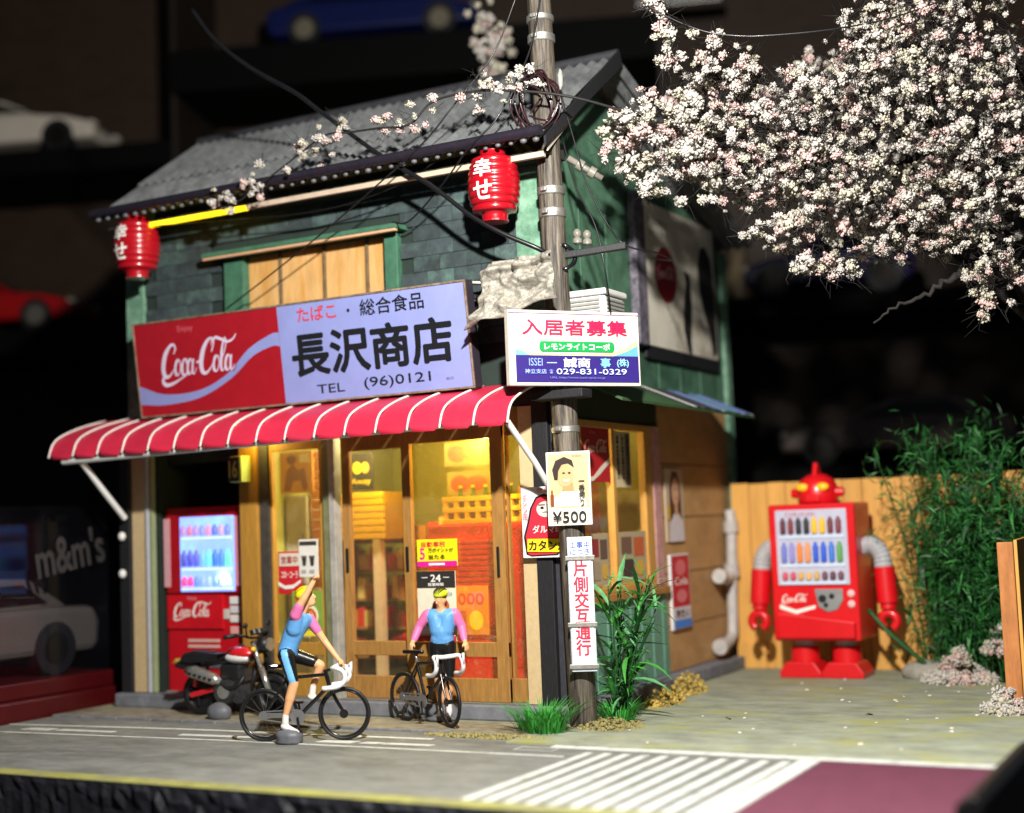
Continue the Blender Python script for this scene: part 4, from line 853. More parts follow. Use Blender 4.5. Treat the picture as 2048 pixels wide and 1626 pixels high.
for s in (-1, 1):
    lg = link('leg', None, rob)
    G().cyl((s * .26, 0, .30), (s * .26, 0, .50), .13, n=16).obj('ankle', TG, lg, smooth=True, angle=40)
    G().lathe([(.16, .16), (.185, .18), (.185, .36), (.16, .38)], 20, (s * .27, -.02, 0)).obj('boot', TR, lg, smooth=True, angle=40)
    G().prism([(s * .27 - .27, 0), (s * .27 + .27, 0), (s * .27 + .27, .07), (s * .27 + .18, .2), (s * .27 - .18, .2), (s * .27 - .27, .07)], -.30, .22, 'y').obj('foot', TR, lg, bevel=.02)
    am = link('arm', None, rob)
    pts = spline([(s * .52, 0, 1.62), (s * .66, -.01, 1.64), (s * .77, -.02, 1.52), (s * .80, -.03, 1.30)], 8)
    G().tube(pts, [.105 + .012 * (i % 2) for i in range(len(pts))], 14).obj('corrugated_sleeve', TG, am, smooth=False)
    G().cyl((s * .80, -.03, 1.36), (s * .83, -.06, .92), .13, n=18).obj('forearm', TR, am, smooth=True, angle=40)
    G().cyl((s * .83, -.06, .93), (s * .835, -.07, .84), .10, n=16).obj('wrist', TR, am, smooth=True, angle=40)
    pts = [(s * .84 + .10 * math.cos(t), -.10, .70 + .10 * math.sin(t)) for t in np.linspace(R(-60), R(240), 16)]
    G().tube(pts, .055, 10).obj('hand', TR, am, smooth=True, angle=60)
hd = link('head', None, rob)
G().lathe([(.24, 2.19), (.26, 2.22), (.26, 2.30), (.255, 2.40), (.21, 2.50), (.11, 2.565), (.0, 2.58)], 24).obj('dome', TR, hd, smooth=True, angle=60)
G().prism([(-.16, 2.5), (-.05, 2.72), (.03, 2.70), (.2, 2.5)], -.03, .03, 'x').obj('crest', TR, hd, bevel=.015)
G().box(-.10, .10, -.285, -.2, 2.20, 2.31).obj('chin', TR, hd, bevel=.03)
for s in (-1, 1):
    G().ball((s * .13, -.225, 2.40), (.085, .05, .055), 2).obj('eye', mat('robot_eye', 'f0b020', .3, emis=.25), hd, smooth=True)
    G().cyl((s * .22, 0, 2.33), (s * .34, 0, 2.33), .075, .055, 14).obj('ear', TR, hd, smooth=True, angle=40)

# ------------------------------------------------------------------ bicycles
BWHITE = mat('bar_tape', 'dcdcde', .35, var=.04); SILV = mat('crank_silver', 'a4a6aa', .3, .8, var=.15, bump=.1)
def bicycle(label, loc, rz, steer=0.):
    b = thing('road_bicycle', label, 'bicycle', loc, rz, 'miniature road bicycles')
    r = .265; rc = (0, 0, r); fc = (.83, 0, r); bb_ = (.36, 0, .245); st = (.235, 0, .63); ht = (.655, 0, .66); hl = (.685, 0, .55)
    fr_ = G(); T = lambda p, q, a, c=None: fr_.tube([p, q], [a, c or a], 8)
    T(bb_, st, .018); T(st, ht, .018); T(bb_, hl, .021); T(ht, hl, .023)
    for s in (-1, 1):
        T((bb_[0], s * .02, bb_[2]), (0, s * .035, r), .013); T((st[0], s * .015, st[2] - .02), (0, s * .035, r), .012)
    fr_.obj('frame', GLOSSB, b, smooth=True, angle=50)
    G().tube([st, (.215, 0, .735)], .016, 8).obj('seat_post', SILV, b, smooth=True)
    g = G(); pts = [(-.13, .075), (-.10, .085), (.0, .045), (.13, .025), (.15, 0), (.13, -.025), (0, -.045), (-.10, -.085), (-.13, -.075)]
    g.prism([(.20 + x, y) for x, y in pts], .735, .775, 'z'); g.obj('saddle', GLOSSB, b, bevel=.012)
    def wheel(c, parent, ang=0):
        wl_ = link('wheel', None, parent); wl_.location = c; wl_.rotation_euler = (0, 0, ang)
        G().ring((0, 0, 0), (0, 1, 0), r - .016, .018, 56, 10).obj('tyre', RUBBER, wl_, smooth=True)
        G().ring((0, 0, 0), (0, 1, 0), r - .036, .012, 56, 8).obj('rim', GLOSSB, wl_, smooth=True)
        G().cyl((0, -.045, 0), (0, .045, 0), .022, n=12).cyl((0, -.03, 0), (0, -.02, 0), .04, n=14).obj('hub', GLOSSB, wl_, smooth=True, angle=40)
        g = G()
        for k in range(14):
            t = 2 * math.pi * k / 14; g.tube([(0, .012 * (-1) ** k, 0), ((r - .04) * math.cos(t), 0, (r - .04) * math.sin(t))], .0016, 4)
        g.obj('spokes', SILV, wl_)
    wheel(rc, b)
    fk = link('front_fork', None, b); fk.location = (ht[0], 0, 0); fk.rotation_euler = (0, 0, steer)
    loc2 = lambda p: (p[0] - ht[0], p[1], p[2])
    g = G()
    for s in (-1, 1): g.tube([loc2((.69, s * .028, .54)), loc2((.75, s * .03, .40)), loc2((.83, s * .03, r))], [.014, .013, .010], 8)
    g.tube([loc2(ht), loc2((.645, 0, .705))], .02, 8).tube([loc2((.648, 0, .695)), loc2((.73, 0, .715))], .016, 8); g.obj('fork_blades', GLOSSB, fk, smooth=True, angle=50)
    wf = link('wheel_mount', None, fk) if False else None
    # wheel of the fork (sub-parts stay at two levels: tyre, rim, hub under the fork)
    c = loc2(fc)
    G().ring(c, (0, 1, 0), r - .016, .018, 56, 10).obj('tyre', RUBBER, fk, smooth=True); G().ring(c, (0, 1, 0), r - .036, .012, 56, 8).obj('rim', GLOSSB, fk, smooth=True)
    G().cyl((c[0], -.045, c[2]), (c[0], .045, c[2]), .024, n=12).cyl((c[0], -.04, c[2]), (c[0], -.03, c[2]), .045, n=14).obj('hub', GLOSSB, fk, smooth=True, angle=40)
    hb_ = G(); top = (.73, .72)
    for s in (-1, 1):
        hb_.tube(spline([loc2((top[0], 0, top[1])), loc2((top[0] + .005, s * .09, top[1] + .005)), loc2((top[0] + .06, s * .145, top[1] + .01)), loc2((top[0] + .125, s * .15, top[1] - .03)), loc2((top[0] + .135, s * .155, top[1] - .11)), loc2((top[0] + .06, s * .16, top[1] - .17)), loc2((top[0] - .09, s * .165, top[1] - .185))], 6), .024, 10)
    hb_.obj('drop_handlebar', BWHITE, fk, smooth=True)
    for s in (-1, 1): G().tube([loc2((top[0] + .13, s * .15, top[1] - .0)), loc2((top[0] + .155, s * .15, top[1] + .04)), loc2((top[0] + .165, s * .15, top[1] - .07))], [.018, .02, .009], 6).obj('brake_lever', BWHITE, fk, smooth=True)
    cs = G().cyl((bb_[0], -.05, bb_[2]), (bb_[0], -.036, bb_[2]), .075, n=24); cs.obj('chainring', SILV, b, smooth=True, angle=40)
    G().cyl((0, -.05, r), (0, -.034, r), .045, n=18).obj('cassette', SILV, b, smooth=True, angle=40)
    G().beam((0, -.042, r + .04), (bb_[0], -.042, bb_[2] + .072), .012, .012).beam((0, -.042, r - .04), (bb_[0], -.042, bb_[2] - .072), .012, .012).beam((.02, -.041, r + .0), (bb_[0], -.041, bb_[2] + .02), .008, .05).obj('chain', SILV, b)
    for s in (-1, 1):
        e = (bb_[0] - s * .02, s * .065, bb_[2] + s * .13)
        G().beam((bb_[0], s * .06, bb_[2]), e, .014, .022).box(e[0] - .045, e[0] + .045, e[1] - (.05 if s < 0 else 0), e[1] + (.05 if s > 0 else 0), e[2] - .012, e[2] + .012).obj('crank_arm', GLOSSB, b, bevel=.004)
    return b
B1 = (3.57, -1.9, -.113); A1 = R(21)
bicycle('road bicycle ridden by the cyclist raising a fist', B1, A1, R(6))
B2 = (4.27, -.36, -.1); A2 = R(-20)
bicycle('road bicycle propped in front of the standing cyclist', B2, A2, R(-14))

# ------------------------------------------------------------------ people
SKIN = mat('figure_skin', 'd9a274', .5, var=.06, scale=20); JER = mat('jersey_blue', '5b97cf', .45, var=.06, scale=12, bump=.05); PINK = mat('sleeve_pink', 'd86fa6', .45, var=.05, scale=12)
SHORT = mat('shorts_black', '141416', .3, var=.1); SHOE = mat('shoe_white', 'd8d4d0', .45, var=.05); STRIPE = mat('shorts_stripe', '6fb0e4', .4); FHAIR = mat('hair_dark', '33241a', .6)
PM = [SKIN, JER, PINK, SHORT, SHOE, STRIPE, FHAIR]
def capsule(g, a, b, ra, rb):
    a = Vector(a); b = Vector(b); k = 6
    g.tube([a.lerp(b, t) for t in np.linspace(0, 1, k)], [ra + (rb - ra) * t for t in np.linspace(0, 1, k)], 14); g.ball(a, ra, 2); g.ball(b, rb, 2)
def figure(root, bones, blobs, extra=None, voxel=.0085):
    g = G(); prim = []
    for a, b, ra, rb, m in bones: capsule(g, a, b, ra, rb); prim.append((np.array(a, float), np.array(b, float), ra, rb, m))
    for c, r, m, mt in blobs: g.ball(c, r, 3, mtx=mt); prim.append((np.array(c, float), np.array(c, float), min(r) * .9, min(r) * .9, m))
    me = g.mesh('body', PM); o = link('body', me)
    rm = o.modifiers.new('r', 'REMESH'); rm.mode = 'VOXEL'; rm.voxel_size = voxel
    sm = o.modifiers.new('s', 'SMOOTH'); sm.factor = .5; sm.iterations = 4
    bpy.context.view_layer.update()
    m2 = bpy.data.meshes.new_from_object(o.evaluated_get(bpy.context.evaluated_depsgraph_get()))
    bpy.data.objects.remove(o)
    m2.materials.clear()
    for m in PM: m2.materials.append(m)
    C = np.array([p.center[:] for p in m2.polygons]); best = np.full(len(C), 9.); idx = np.zeros(len(C), int)
    for a, b, ra, rb, m in prim:
        ab = b - a; L2 = max(ab @ ab, 1e-9); t = np.clip(((C - a) @ ab) / L2, 0, 1)
        d = np.linalg.norm(C - (a + t[:, None] * ab), axis=1) - (ra + (rb - ra) * t)
        s = d < best; best[s] = d[s]; idx[s] = m
    if extra: idx = extra(C, idx)
    m2.polygons.foreach_set('material_index', idx.astype(np.int32)); m2.polygons.foreach_set('use_smooth', [True] * len(C)); m2.name = 'body'
    return link('body', m2, root)
def hand(bones, wrist, dirv, palmn, curl=.5, sc_=.79, thumb=1):
    w_ = Vector(wrist); d = Vector(dirv).normalized(); n_ = Vector(palmn).normalized(); s = d.cross(n_).normalized(); n_ = s.cross(d)
    L = .075 * sc_
    bones.append((w_[:], (w_ + d * L * .6)[:], .026 * sc_, .034 * sc_, 0))
    for k, ln in zip((-1.5, -.5, .5, 1.5), (.062, .072, .068, .052)):
        b0 = w_ + d * L + s * k * .019 * sc_; ln *= sc_
        d1 = (d * math.cos(curl) + n_ * math.sin(curl)); d2 = (d * math.cos(curl * 2.3) + n_ * math.sin(curl * 2.3))
        b1 = b0 + d1 * ln * .55; b2 = b1 + d2 * ln * .55
        bones.append(((b0 - d * L * .5)[:], b0[:], .0125 * sc_, .0115 * sc_, 0)); bones.append((b0[:], b1[:], .0115 * sc_, .0105 * sc_, 0)); bones.append((b1[:], b2[:], .0105 * sc_, .009 * sc_, 0))
    t0 = w_ + d * L * .3 + s * thumb * .028 * sc_; t1 = t0 + (d * .6 + s * thumb * .7 + n_ * .3).normalized() * .034 * sc_; t2 = t1 + (d * .8 + n_ * .6).normalized() * .03 * sc_
    bones.append((t0[:], t1[:], .014 * sc_, .012 * sc_, 0)); bones.append((t1[:], t2[:], .012 * sc_, .0095 * sc_, 0))
def head(bones, blobs, c, fwd, up, sc_=.79):
    c = Vector(c); f = Vector(fwd).normalized(); u = Vector(up).normalized(); s = f.cross(u).normalized(); u = s.cross(f)
    mt = Matrix((s, f, u)).transposed()
    blobs.append((c[:], (.072 * sc_, .092 * sc_, .108 * sc_), 0, mt))
    blobs.append(((c + f * .02 * sc_ - u * .07 * sc_)[:], (.054 * sc_, .066 * sc_, .055 * sc_), 0, mt))          # jaw
    blobs.append(((c + u * .045 * sc_ - f * .018 * sc_)[:], (.078 * sc_, .092 * sc_, .078 * sc_), 6, mt))           # hair
    bones.append(((c + f * .088 * sc_ + u * .005 * sc_)[:], (c + f * .104 * sc_ - u * .03 * sc_)[:], .010 * sc_, .016 * sc_, 0))   # nose
    bones.append(((c + f * .086 * sc_ + u * .02 * sc_ - s * .035 * sc_)[:], (c + f * .086 * sc_ + u * .02 * sc_ + s * .035 * sc_)[:], .012 * sc_, .012 * sc_, 0))
    for q in (-1, 1): blobs.append(((c + s * q * .074 * sc_ - f * .005 * sc_ - u * .01 * sc_)[:], (.012 * sc_, .022 * sc_, .032 * sc_), 0, mt))
    return c, f, u, s
def face_details(root, c, f, u, s, sc_=.79):
    for q in (-1, 1):
        G().ball((c + f * .087 * sc_ + u * .004 * sc_ + s * q * .03 * sc_)[:], .0105 * sc_, 2).obj('eye', pr('e8e4dc'), root, smooth=True); G().ball((c + f * .095 * sc_ + u * .003 * sc_ + s * q * .03 * sc_)[:], .006 * sc_, 1).obj('pupil', BLACKP, root, smooth=True)
    g = G(); g.tube([(c + f * .083 * sc_ - u * .062 * sc_ + s * t * .028 * sc_ - u * .004 * t * t)[:] for t in (-1, -.5, 0, .5, 1)], [.003, .006, .007, .006, .003], 6); g.obj('mouth', pr('a85a4c'), root, smooth=True)
def helmet(root, c, f, u, s, ma, mb, sc_=.79):
    mt = Matrix((s, f, u)).transposed()
    g = G(); v, fc_ = ico(3); keep = [i for i, q in enumerate(fc_) if v[q].mean(0)[2] > -.12 - .25 * (v[q].mean(0)[1] < -.3)]
    vv = v * np.array([.092, .118, .092]) * sc_; vv = vv @ np.array(mt).T + np.array(c + u * .064 * sc_ - f * .014 * sc_)
    g.add(vv.tolist(), [tuple(fc_[i]) for i in keep]); 
    hl_ = g.obj('helmet', ma, root, smooth=True); so_ = hl_.modifiers.new('s', 'SOLIDIFY'); so_.thickness = .008
    if mb:
        for k in (-2, -1, 0, 1, 2):
            pts = []
            for t in np.linspace(-.9, 1.15, 9):
                p = Vector((math.sin(k * .33) * .094 * math.cos(t * .75), .121 * math.sin(t), .094 * math.cos(t) * math.cos(k * .33)))
                pts.append((mt @ (p * sc_) + c + u * .066 * sc_ - f * .014 * sc_)[:])
            G().tube(pts, [.003 + .006 * math.sin(math.pi * i / 8) for i in range(9)], 6).obj('vent', mb, hl_, smooth=True)
# cyclist with raised fist: local x along bike, y to the far side, z from ground
p1 = thing('person', 'cyclist in blue and pink jersey raising a fist over a bike', 'person', B1, A1)
bo = []; bl = []
bo += [((.25, .06, .86), (.26, -.06, .86), .088, .088, 3), ((.255, 0, .90), (.30, 0, 1.02), .098, .098, 1), ((.30, 0, 1.02), (.385, 0, 1.20), .100, .112, 1), ((.35, -.06, 1.12), (.39, -.085, 1.24), .08, .07, 1), ((.37, .06, 1.12), (.43, .085, 1.21), .08, .07, 1)]
bo += [((.39, -.12, 1.27), (.44, -.155, 1.36), .064, .05, 2), ((.44, -.155, 1.36), (.50, -.165, 1.45), .043, .038, 0), ((.50, -.165, 1.45), (.59, -.15, 1.60), .037, .026, 0)]
bo += [((.45, .13, 1.22), (.53, .16, 1.09), .062, .048, 2), ((.53, .16, 1.09), (.60, .17, .98), .041, .037, 0), ((.60, .17, .98), (.755, .13, .79), .036, .025, 0)]
hand(bo, (.595, -.15, 1.61), (.45, .05, .9), (.9, 0, -.4), 1.25, thumb=-1)
hand(bo, (.755, .13, .79), (.75, -.05, -.6), (-.4, 0, -.9), .6, thumb=-1)
bo += [((.27, -.085, .86), (.335, -.10, .63), .082, .060, 3), ((.335, -.10, .63), (.345, -.10, .58), .054, .050, 0), ((.345, -.10, .58), (.30, -.105, .43), .050, .050, 0), ((.30, -.105, .43), (.255, -.11, .27), .047, .030, 0), ((.255, -.11, .27), (.25, -.11, .20), .034, .036, 4), ((.235, -.11, .165), (.37, -.115, .10), .036, .028, 4)]
bo += [((.28, .085, .86), (.50, .10, .78), .082, .062, 3), ((.50, .10, .78), (.57, .10, .74), .054, .05, 0), ((.57, .10, .74), (.49, .10, .54), .049, .032, 0), ((.49, .10, .54), (.475, .10, .45), .034, .036, 4), ((.46, .10, .43), (.57, .10, .38), .036, .028, 4)]
bo += [((.41, 0, 1.27), (.455, .0, 1.36), .048, .044, 0)]
hc = head(bo, bl, (.475, .01, 1.43), (.86, .25, .35), (-.3, 0, 1))
def ex1(C, idx):
    m = (idx == 3) & (C[:, 1] < -.05) & (np.abs(C[:, 0] - (.275 + (.86 - C[:, 2]) * .28)) < .034) & (C[:, 2] < .93); idx[m] = 5; return idx
figure(p1, bo, bl, ex1); face_details(p1, *hc); helmet(p1, *hc, mat('helmet_yellow', 'e0d01c', .35), mat('helmet_vent', 'b0a414', .4))
# standing cyclist facing the viewer: local x to his left along the street, -y forward
p2 = thing('person', 'cyclist in blue jersey standing with hands on saddle and bars', 'person', (4.68, -.22, -.1), R(22))
bo = []; bl = []
bo += [((-.06, 0, .80), (.06, 0, .80), .092, .092, 3), ((-.035, 0, .87), (.035, 0, .87), .096, .096, 1), ((0, 0, .88), (0, -.005, .96), .10, .104, 1), ((-.035, 0, .96), (-.07, 0, 1.10), .10, .085, 1), ((.035, 0, .96), (.07, 0, 1.10), .10, .085, 1), ((-.11, .0, 1.13), (.11, .0, 1.13), .07, .07, 1), ((0, -.01, 1.13), (0, -.015, 1.22), .055, .045, 0)]
bo += [((-.15, 0, 1.14), (-.245, .02, 1.02), .062, .052, 2), ((-.245, .02, 1.02), (-.30, -.04, .88), .050, .040, 2), ((-.30, -.04, .88), (-.315, -.07, .845), .03, .026, 0)]
bo += [((.15, 0, 1.14), (.215, .02, 1.00), .062, .052, 2), ((.215, .02, 1.00), (.25, -.06, .87), .050, .040, 2), ((.25, -.06, .87), (.265, -.09, .835), .03, .026, 0)]
hand(bo, (-.315, -.07, .85), (-.25, -.5, -.8), (.3, .2, -.9), .5, thumb=1); hand(bo, (.265, -.09, .84), (.35, -.45, -.8), (-.3, .2, -.9), .5, thumb=-1)
bo += [((-.065, 0, .78), (-.055, -.02, .50), .088, .066, 3), ((-.055, -.02, .50), (-.05, -.02, .44), .056, .052, 0), ((-.05, -.02, .44), (-.045, .0, .30), .050, .050, 0), ((-.045, 0, .30), (-.04, .0, .16), .047, .032, 0), ((-.04, 0, .17), (-.04, 0, .11), .034, .036, 4), ((-.04, .01, .085), (-.05, -.11, .07), .036, .030, 4)]
bo += [((.065, 0, .78), (.065, -.02, .50), .088, .066, 3), ((.065, -.02, .50), (.06, -.02, .44), .056, .052, 0), ((.06, -.02, .44), (.055, .0, .30), .050, .050, 0), ((.055, 0, .30), (.05, .0, .16), .047, .032, 0), ((.05, 0, .17), (.05, 0, .11), .034, .036, 4), ((.05, .01, .085), (.06, -.11, .07), .036, .030, 4)]
hc = head(bo, bl, (.0, -.02, 1.30), (-.42, -.88, -.16), (0, -.1, 1))
figure(p2, bo, bl); face_details(p2, *hc); helmet(p2, *hc, mat('helmet_lime', 'c4d024', .35), mat('helmet_black_vent', '1a1c14', .4))
PUTTY = mat('grey_putty', '5e6066', .5, var=.15, scale=10, bump=.15)
def lump(label, c, r, nz=.07):
    g = G(); v, f = ico(3); v = v.copy(); ph = RNG.uniform(0, 6, 6)
    d = 1 + nz * (np.sin(3 * v[:, 0] + ph[0]) + np.sin(4 * v[:, 1] + ph[1]) + np.sin(5 * v[:, 2] + ph[2]) + .6 * np.sin(9 * v[:, 0] + 7 * v[:, 1] + ph[3]))
    v = v * d[:, None] * np.array(r); v[:, 2] = np.maximum(v[:, 2], -r[2] * .5); g.add(v.tolist(), f.tolist())
    o = g.obj('putty_lump', PUTTY, None, smooth=True, loc=(c[0], c[1], c[2] + r[2] * .5)); return tag(o, label, 'putty', 'grey putty lumps holding up the models')
def onb(B, A, x, y, z): return (B[0] + x * math.cos(A) - y * math.sin(A), B[1] + x * math.sin(A) + y * math.cos(A), B[2] + z)
lump('grey putty lump under the shoe of the fist raising cyclist', onb(B1, A1, .29, -.1, 0), (.16, .13, .09))
lump('grey putty lump under the feet of the standing cyclist', (4.68, -.27, -.1), (.17, .13, .05), .05)
lump('rounded grey putty lump propping the parked motorcycle', (1.98, -.74, -.1), (.15, .11, .13), .03)

# ------------------------------------------------------------------ motorcycle
mo = thing('motorcycle', 'small black motorcycle with red and white tank parked by the shop', 'motorcycle', (1.52, -.5, -.1), R(4))
MBLK = mat('moto_black', '19191b', .45, var=.2, scale=10); MRED = mat('moto_red', 'c01a24', .3, coat=.4); MWH = mat('moto_white', 'd4d4d2', .3, coat=.3); ENG = mat('engine_metal', '4a4a4c', .4, .6, var=.4, scale=16, bump=.4); CHR = mat('moto_chrome', 'b8b8b4', .25, .8, var=.2)
def mwheel(x, nm):
    wl_ = link('wheel', None, mo); wl_.location = (x, 0, .25)
    G().ring((0, 0, 0), (0, 1, 0), .195, .062, 44, 12).obj('tyre', RUBBER, wl_, smooth=True)
    G().cyl((0, -.035, 0), (0, .035, 0), .145, n=30).obj('disc', MBLK, wl_, smooth=True, angle=40)
    for k in range(3):
        t = k * 2.1 + .5; G().beam((0, -.045, 0), (.14 * math.cos(t), -.045, .14 * math.sin(t)), .03, .05, up=(0, 1, 0)).obj('rim_spoke', MBLK, wl_, bevel=.006)
    G().cyl((0, -.07, 0), (0, .07, 0), .03, n=14).obj('axle', CHR, wl_)
mwheel(0, 'rear'); mwheel(1.02, 'front')
for s in (-.085,): G().beam((-.10, s, .235), (.32, s - .02, .33), .03, .06).obj('swing_arm', MRED, mo, bevel=.01)
G().tube([(-.02, -.10, .34), (.02, -.10, .56)], .026, 8).tube([(-.02, .10, .34), (.02, .10, .56)], .026, 8).obj('rear_shock', MRED, mo, smooth=True)
g = G(); g.prism([(-.26, .62), (-.2, .72), (-.05, .755), (.12, .74), (.30, .72), (.42, .73), (.44, .68), (.3, .62), (-.1, .6)], -.10, .10, 'y'); g.obj('seat', MBLK, mo, bevel=.035)
G().prism([(-.36, .56), (-.3, .63), (-.05, .62), (.0, .55), (-.25, .53)], -.07, .07, 'y').obj('rear_fender', MBLK, mo, bevel=.02)
G().prism([(-.40, .60), (-.34, .66), (-.30, .60)], -.05, .05, 'y').obj('tail_lamp', mat('tail_lamp', '8c7a2c', .3), mo, bevel=.01)
tk = link('tank', None, mo)
mt = Matrix.Rotation(R(2), 3, 'Y')
G().ball((.58, 0, .72), (.20, .125, .085), 3, mtx=mt).obj('tank_shell', MRED, tk, smooth=True); G().ball((.55, 0, .67), (.205, .132, .072), 3, mtx=mt).obj('tank_belly', MWH, tk, smooth=True)
G().cyl((.58, 0, .79), (.58, 0, .82), .035, n=14).obj('fuel_cap', CHR, tk)
mf = link('exhaust', None, mo)
G().tube([(-.10, -.14, .53), (.02, -.15, .51), (.30, -.15, .43), (.38, -.145, .40)], [.05, .078, .07, .035], 12).obj('muffler', CHR, mf, smooth=True); G().tube(spline([(.36, -.145, .41), (.5, -.15, .33), (.62, -.13, .38), (.66, -.08, .46)]), .026, 8).obj('header_pipe', MBLK, mf, smooth=True)
for k in range(5): G().box(-.02 + k * .07, .02 + k * .07, -.232, -.214, .485 - k * .016, .515 - k * .016).obj('heat_shield_slot', MBLK, mf)
en = link('engine', None, mo)
G().cyl((.42, -.15, .29), (.42, .15, .29), .14, n=24).obj('crankcase', ENG, en, smooth=True, angle=40); G().cyl((.60, -.13, .27), (.60, .13, .27), .11, n=24).obj('clutch_cover', ENG, en, smooth=True, angle=40); G().cyl((.42, -.165, .29), (.42, -.14, .29), .08, n=20).obj('cover_plate', CHR, en)
for k in range(6): G().box(.52 + k * .028, .535 + k * .028, -.09, .09, .38 + k * .006, .52 + k * .006).obj('cooling_fin', ENG, en)
G().box(.32, .62, -.10, .10, .40, .60).obj('frame_box', MBLK, mo, bevel=.04)
G().tube([(.05, -.07, .58), (.35, -.07, .62), (.80, -.03, .66)], .022, 8).tube([(.05, .07, .58), (.35, .07, .62), (.80, .03, .66)], .022, 8).tube([(.80, 0, .64), (.70, 0, .30), (.4, 0, .17)], .024, 8).obj('frame_tube', MBLK, mo, smooth=True)
fk = link('front_fork', None, mo)
for s in (-.085, .085): G().tube([(.80, s, .84), (.90, s, .55)], .026, 10).tube([(.90, s, .57), (1.02, s, .25)], .036, 10).obj('fork_leg', CHR if s < 0 else MBLK, fk, smooth=True)
G().tube([(.82, -.10, .74), (.82, .10, .74)], .03, 8).tube([(.80, -.10, .84), (.80, .10, .84)], .028, 8).obj('fork_clamp', MBLK, fk, smooth=True)
pts = [(1.02 + .285 * math.cos(t), .25 + .285 * math.sin(t)) for t in np.linspace(R(35), R(150), 12)]; pts2 = [(1.02 + .272 * math.cos(t), .25 + .272 * math.sin(t)) for t in np.linspace(R(150), R(35), 12)]
G().prism(pts + pts2, -.06, .06, 'y').obj('front_fender', MBLK, fk)
G().tube(spline([(.60, -.36, .93), (.70, -.22, .94), (.78, -.08, .90), (.78, .08, .90), (.70, .22, .94), (.60, .36, .93)]), .016, 8).obj('handlebar', MBLK, mo, smooth=True)
for s in (-1, 1):
    G().tube([(.69, s * .24, .94), (.60, s * .37, .93)], .026, 8).obj('grip', RUBBER, mo, smooth=True); G().tube([(.76, s * .15, .91), (.80, s * .22, 1.03)], .009, 6).ball((.80, s * .23, 1.05), (.012, .05, .035), 2).obj('mirror', MBLK, mo, smooth=True)
G().ball((.90, 0, .82), (.085, .095, .095), 3).obj('headlight_shell', MBLK, mo, smooth=True); G().cyl((.96, 0, .82), (.985, 0, .82), .075, n=18).obj('headlight', CHR, mo)
for s in (-1, 1): G().ball((.86, s * .17, .78), (.03, .035, .03), 2).obj('indicator', mat('indicator_yellow', 'd8b428', .3), mo, smooth=True)
G().cyl((.80, -.05, .94), (.78, -.05, .99), .045, n=14).cyl((.80, .05, .94), (.78, .05, .99), .045, n=14).obj('gauge', MBLK, mo)
G().tube([(.40, .1, .2), (.30, .2, .015)], .014, 6).obj('kickstand', MBLK, mo)

# ------------------------------------------------------------------ plants
LEAFS = [mat('leaf_green', '2f7a2c', .5, var=.25, scale=20, c2='4c9a3c', trans=.2), mat('leaf_dark', '1d5224', .5, var=.25, scale=20, trans=.15), mat('leaf_bright', '4fa044', .5, var=.2, scale=20, trans=.25)]
def leaf_mesh(L, W, bend, m):
    g = G(); n = 5; vs = []
    for i in range(n + 1):
        t = i / n; w_ = W * math.sin(math.pi * min(1, t * .9 + .08)) ** .8 * (1 if i % 2 else .82); z = L * t * math.cos(bend * t); y = -L * t * math.sin(bend * t)
        vs += [(-w_, y + .25 * w_, z), (0, y, z), (w_, y + .25 * w_, z)]
    g.add(vs, [(3 * i + k, 3 * i + k + 1, 3 * i + k + 4, 3 * i + k + 3) for i in range(n) for k in (0, 1)]); return g.mesh('leaf', m)
LM = [leaf_mesh(L, L * .085, b, m) for L in (.28, .40) for b in (.2, .6, 1.0) for m in LEAFS]
LDK = [mat('bush_green', '26602c', .5, var=.35, scale=20, trans=.12), mat('bush_dark', '17421f', .5, var=.35, scale=20, trans=.1), mat('bush_mid', '357a36', .5, var=.3, scale=20, trans=.15)]  # darker copies of the leaf greens, with the bushes' shade in the colour
LMN = [leaf_mesh(L, L * .06, b, m) for L in (.26, .40) for b in (.1, .35, .7) for m in (LEAFS[0], LEAFS[2], mat('leaf_mint', '62a46a', .5, var=.25, scale=20, trans=.2), LEAFS[1])]
LMD = [leaf_mesh(L, L * .07, b, m) for L in (.22, .34) for b in (.2, .7, 1.1) for m in LDK]
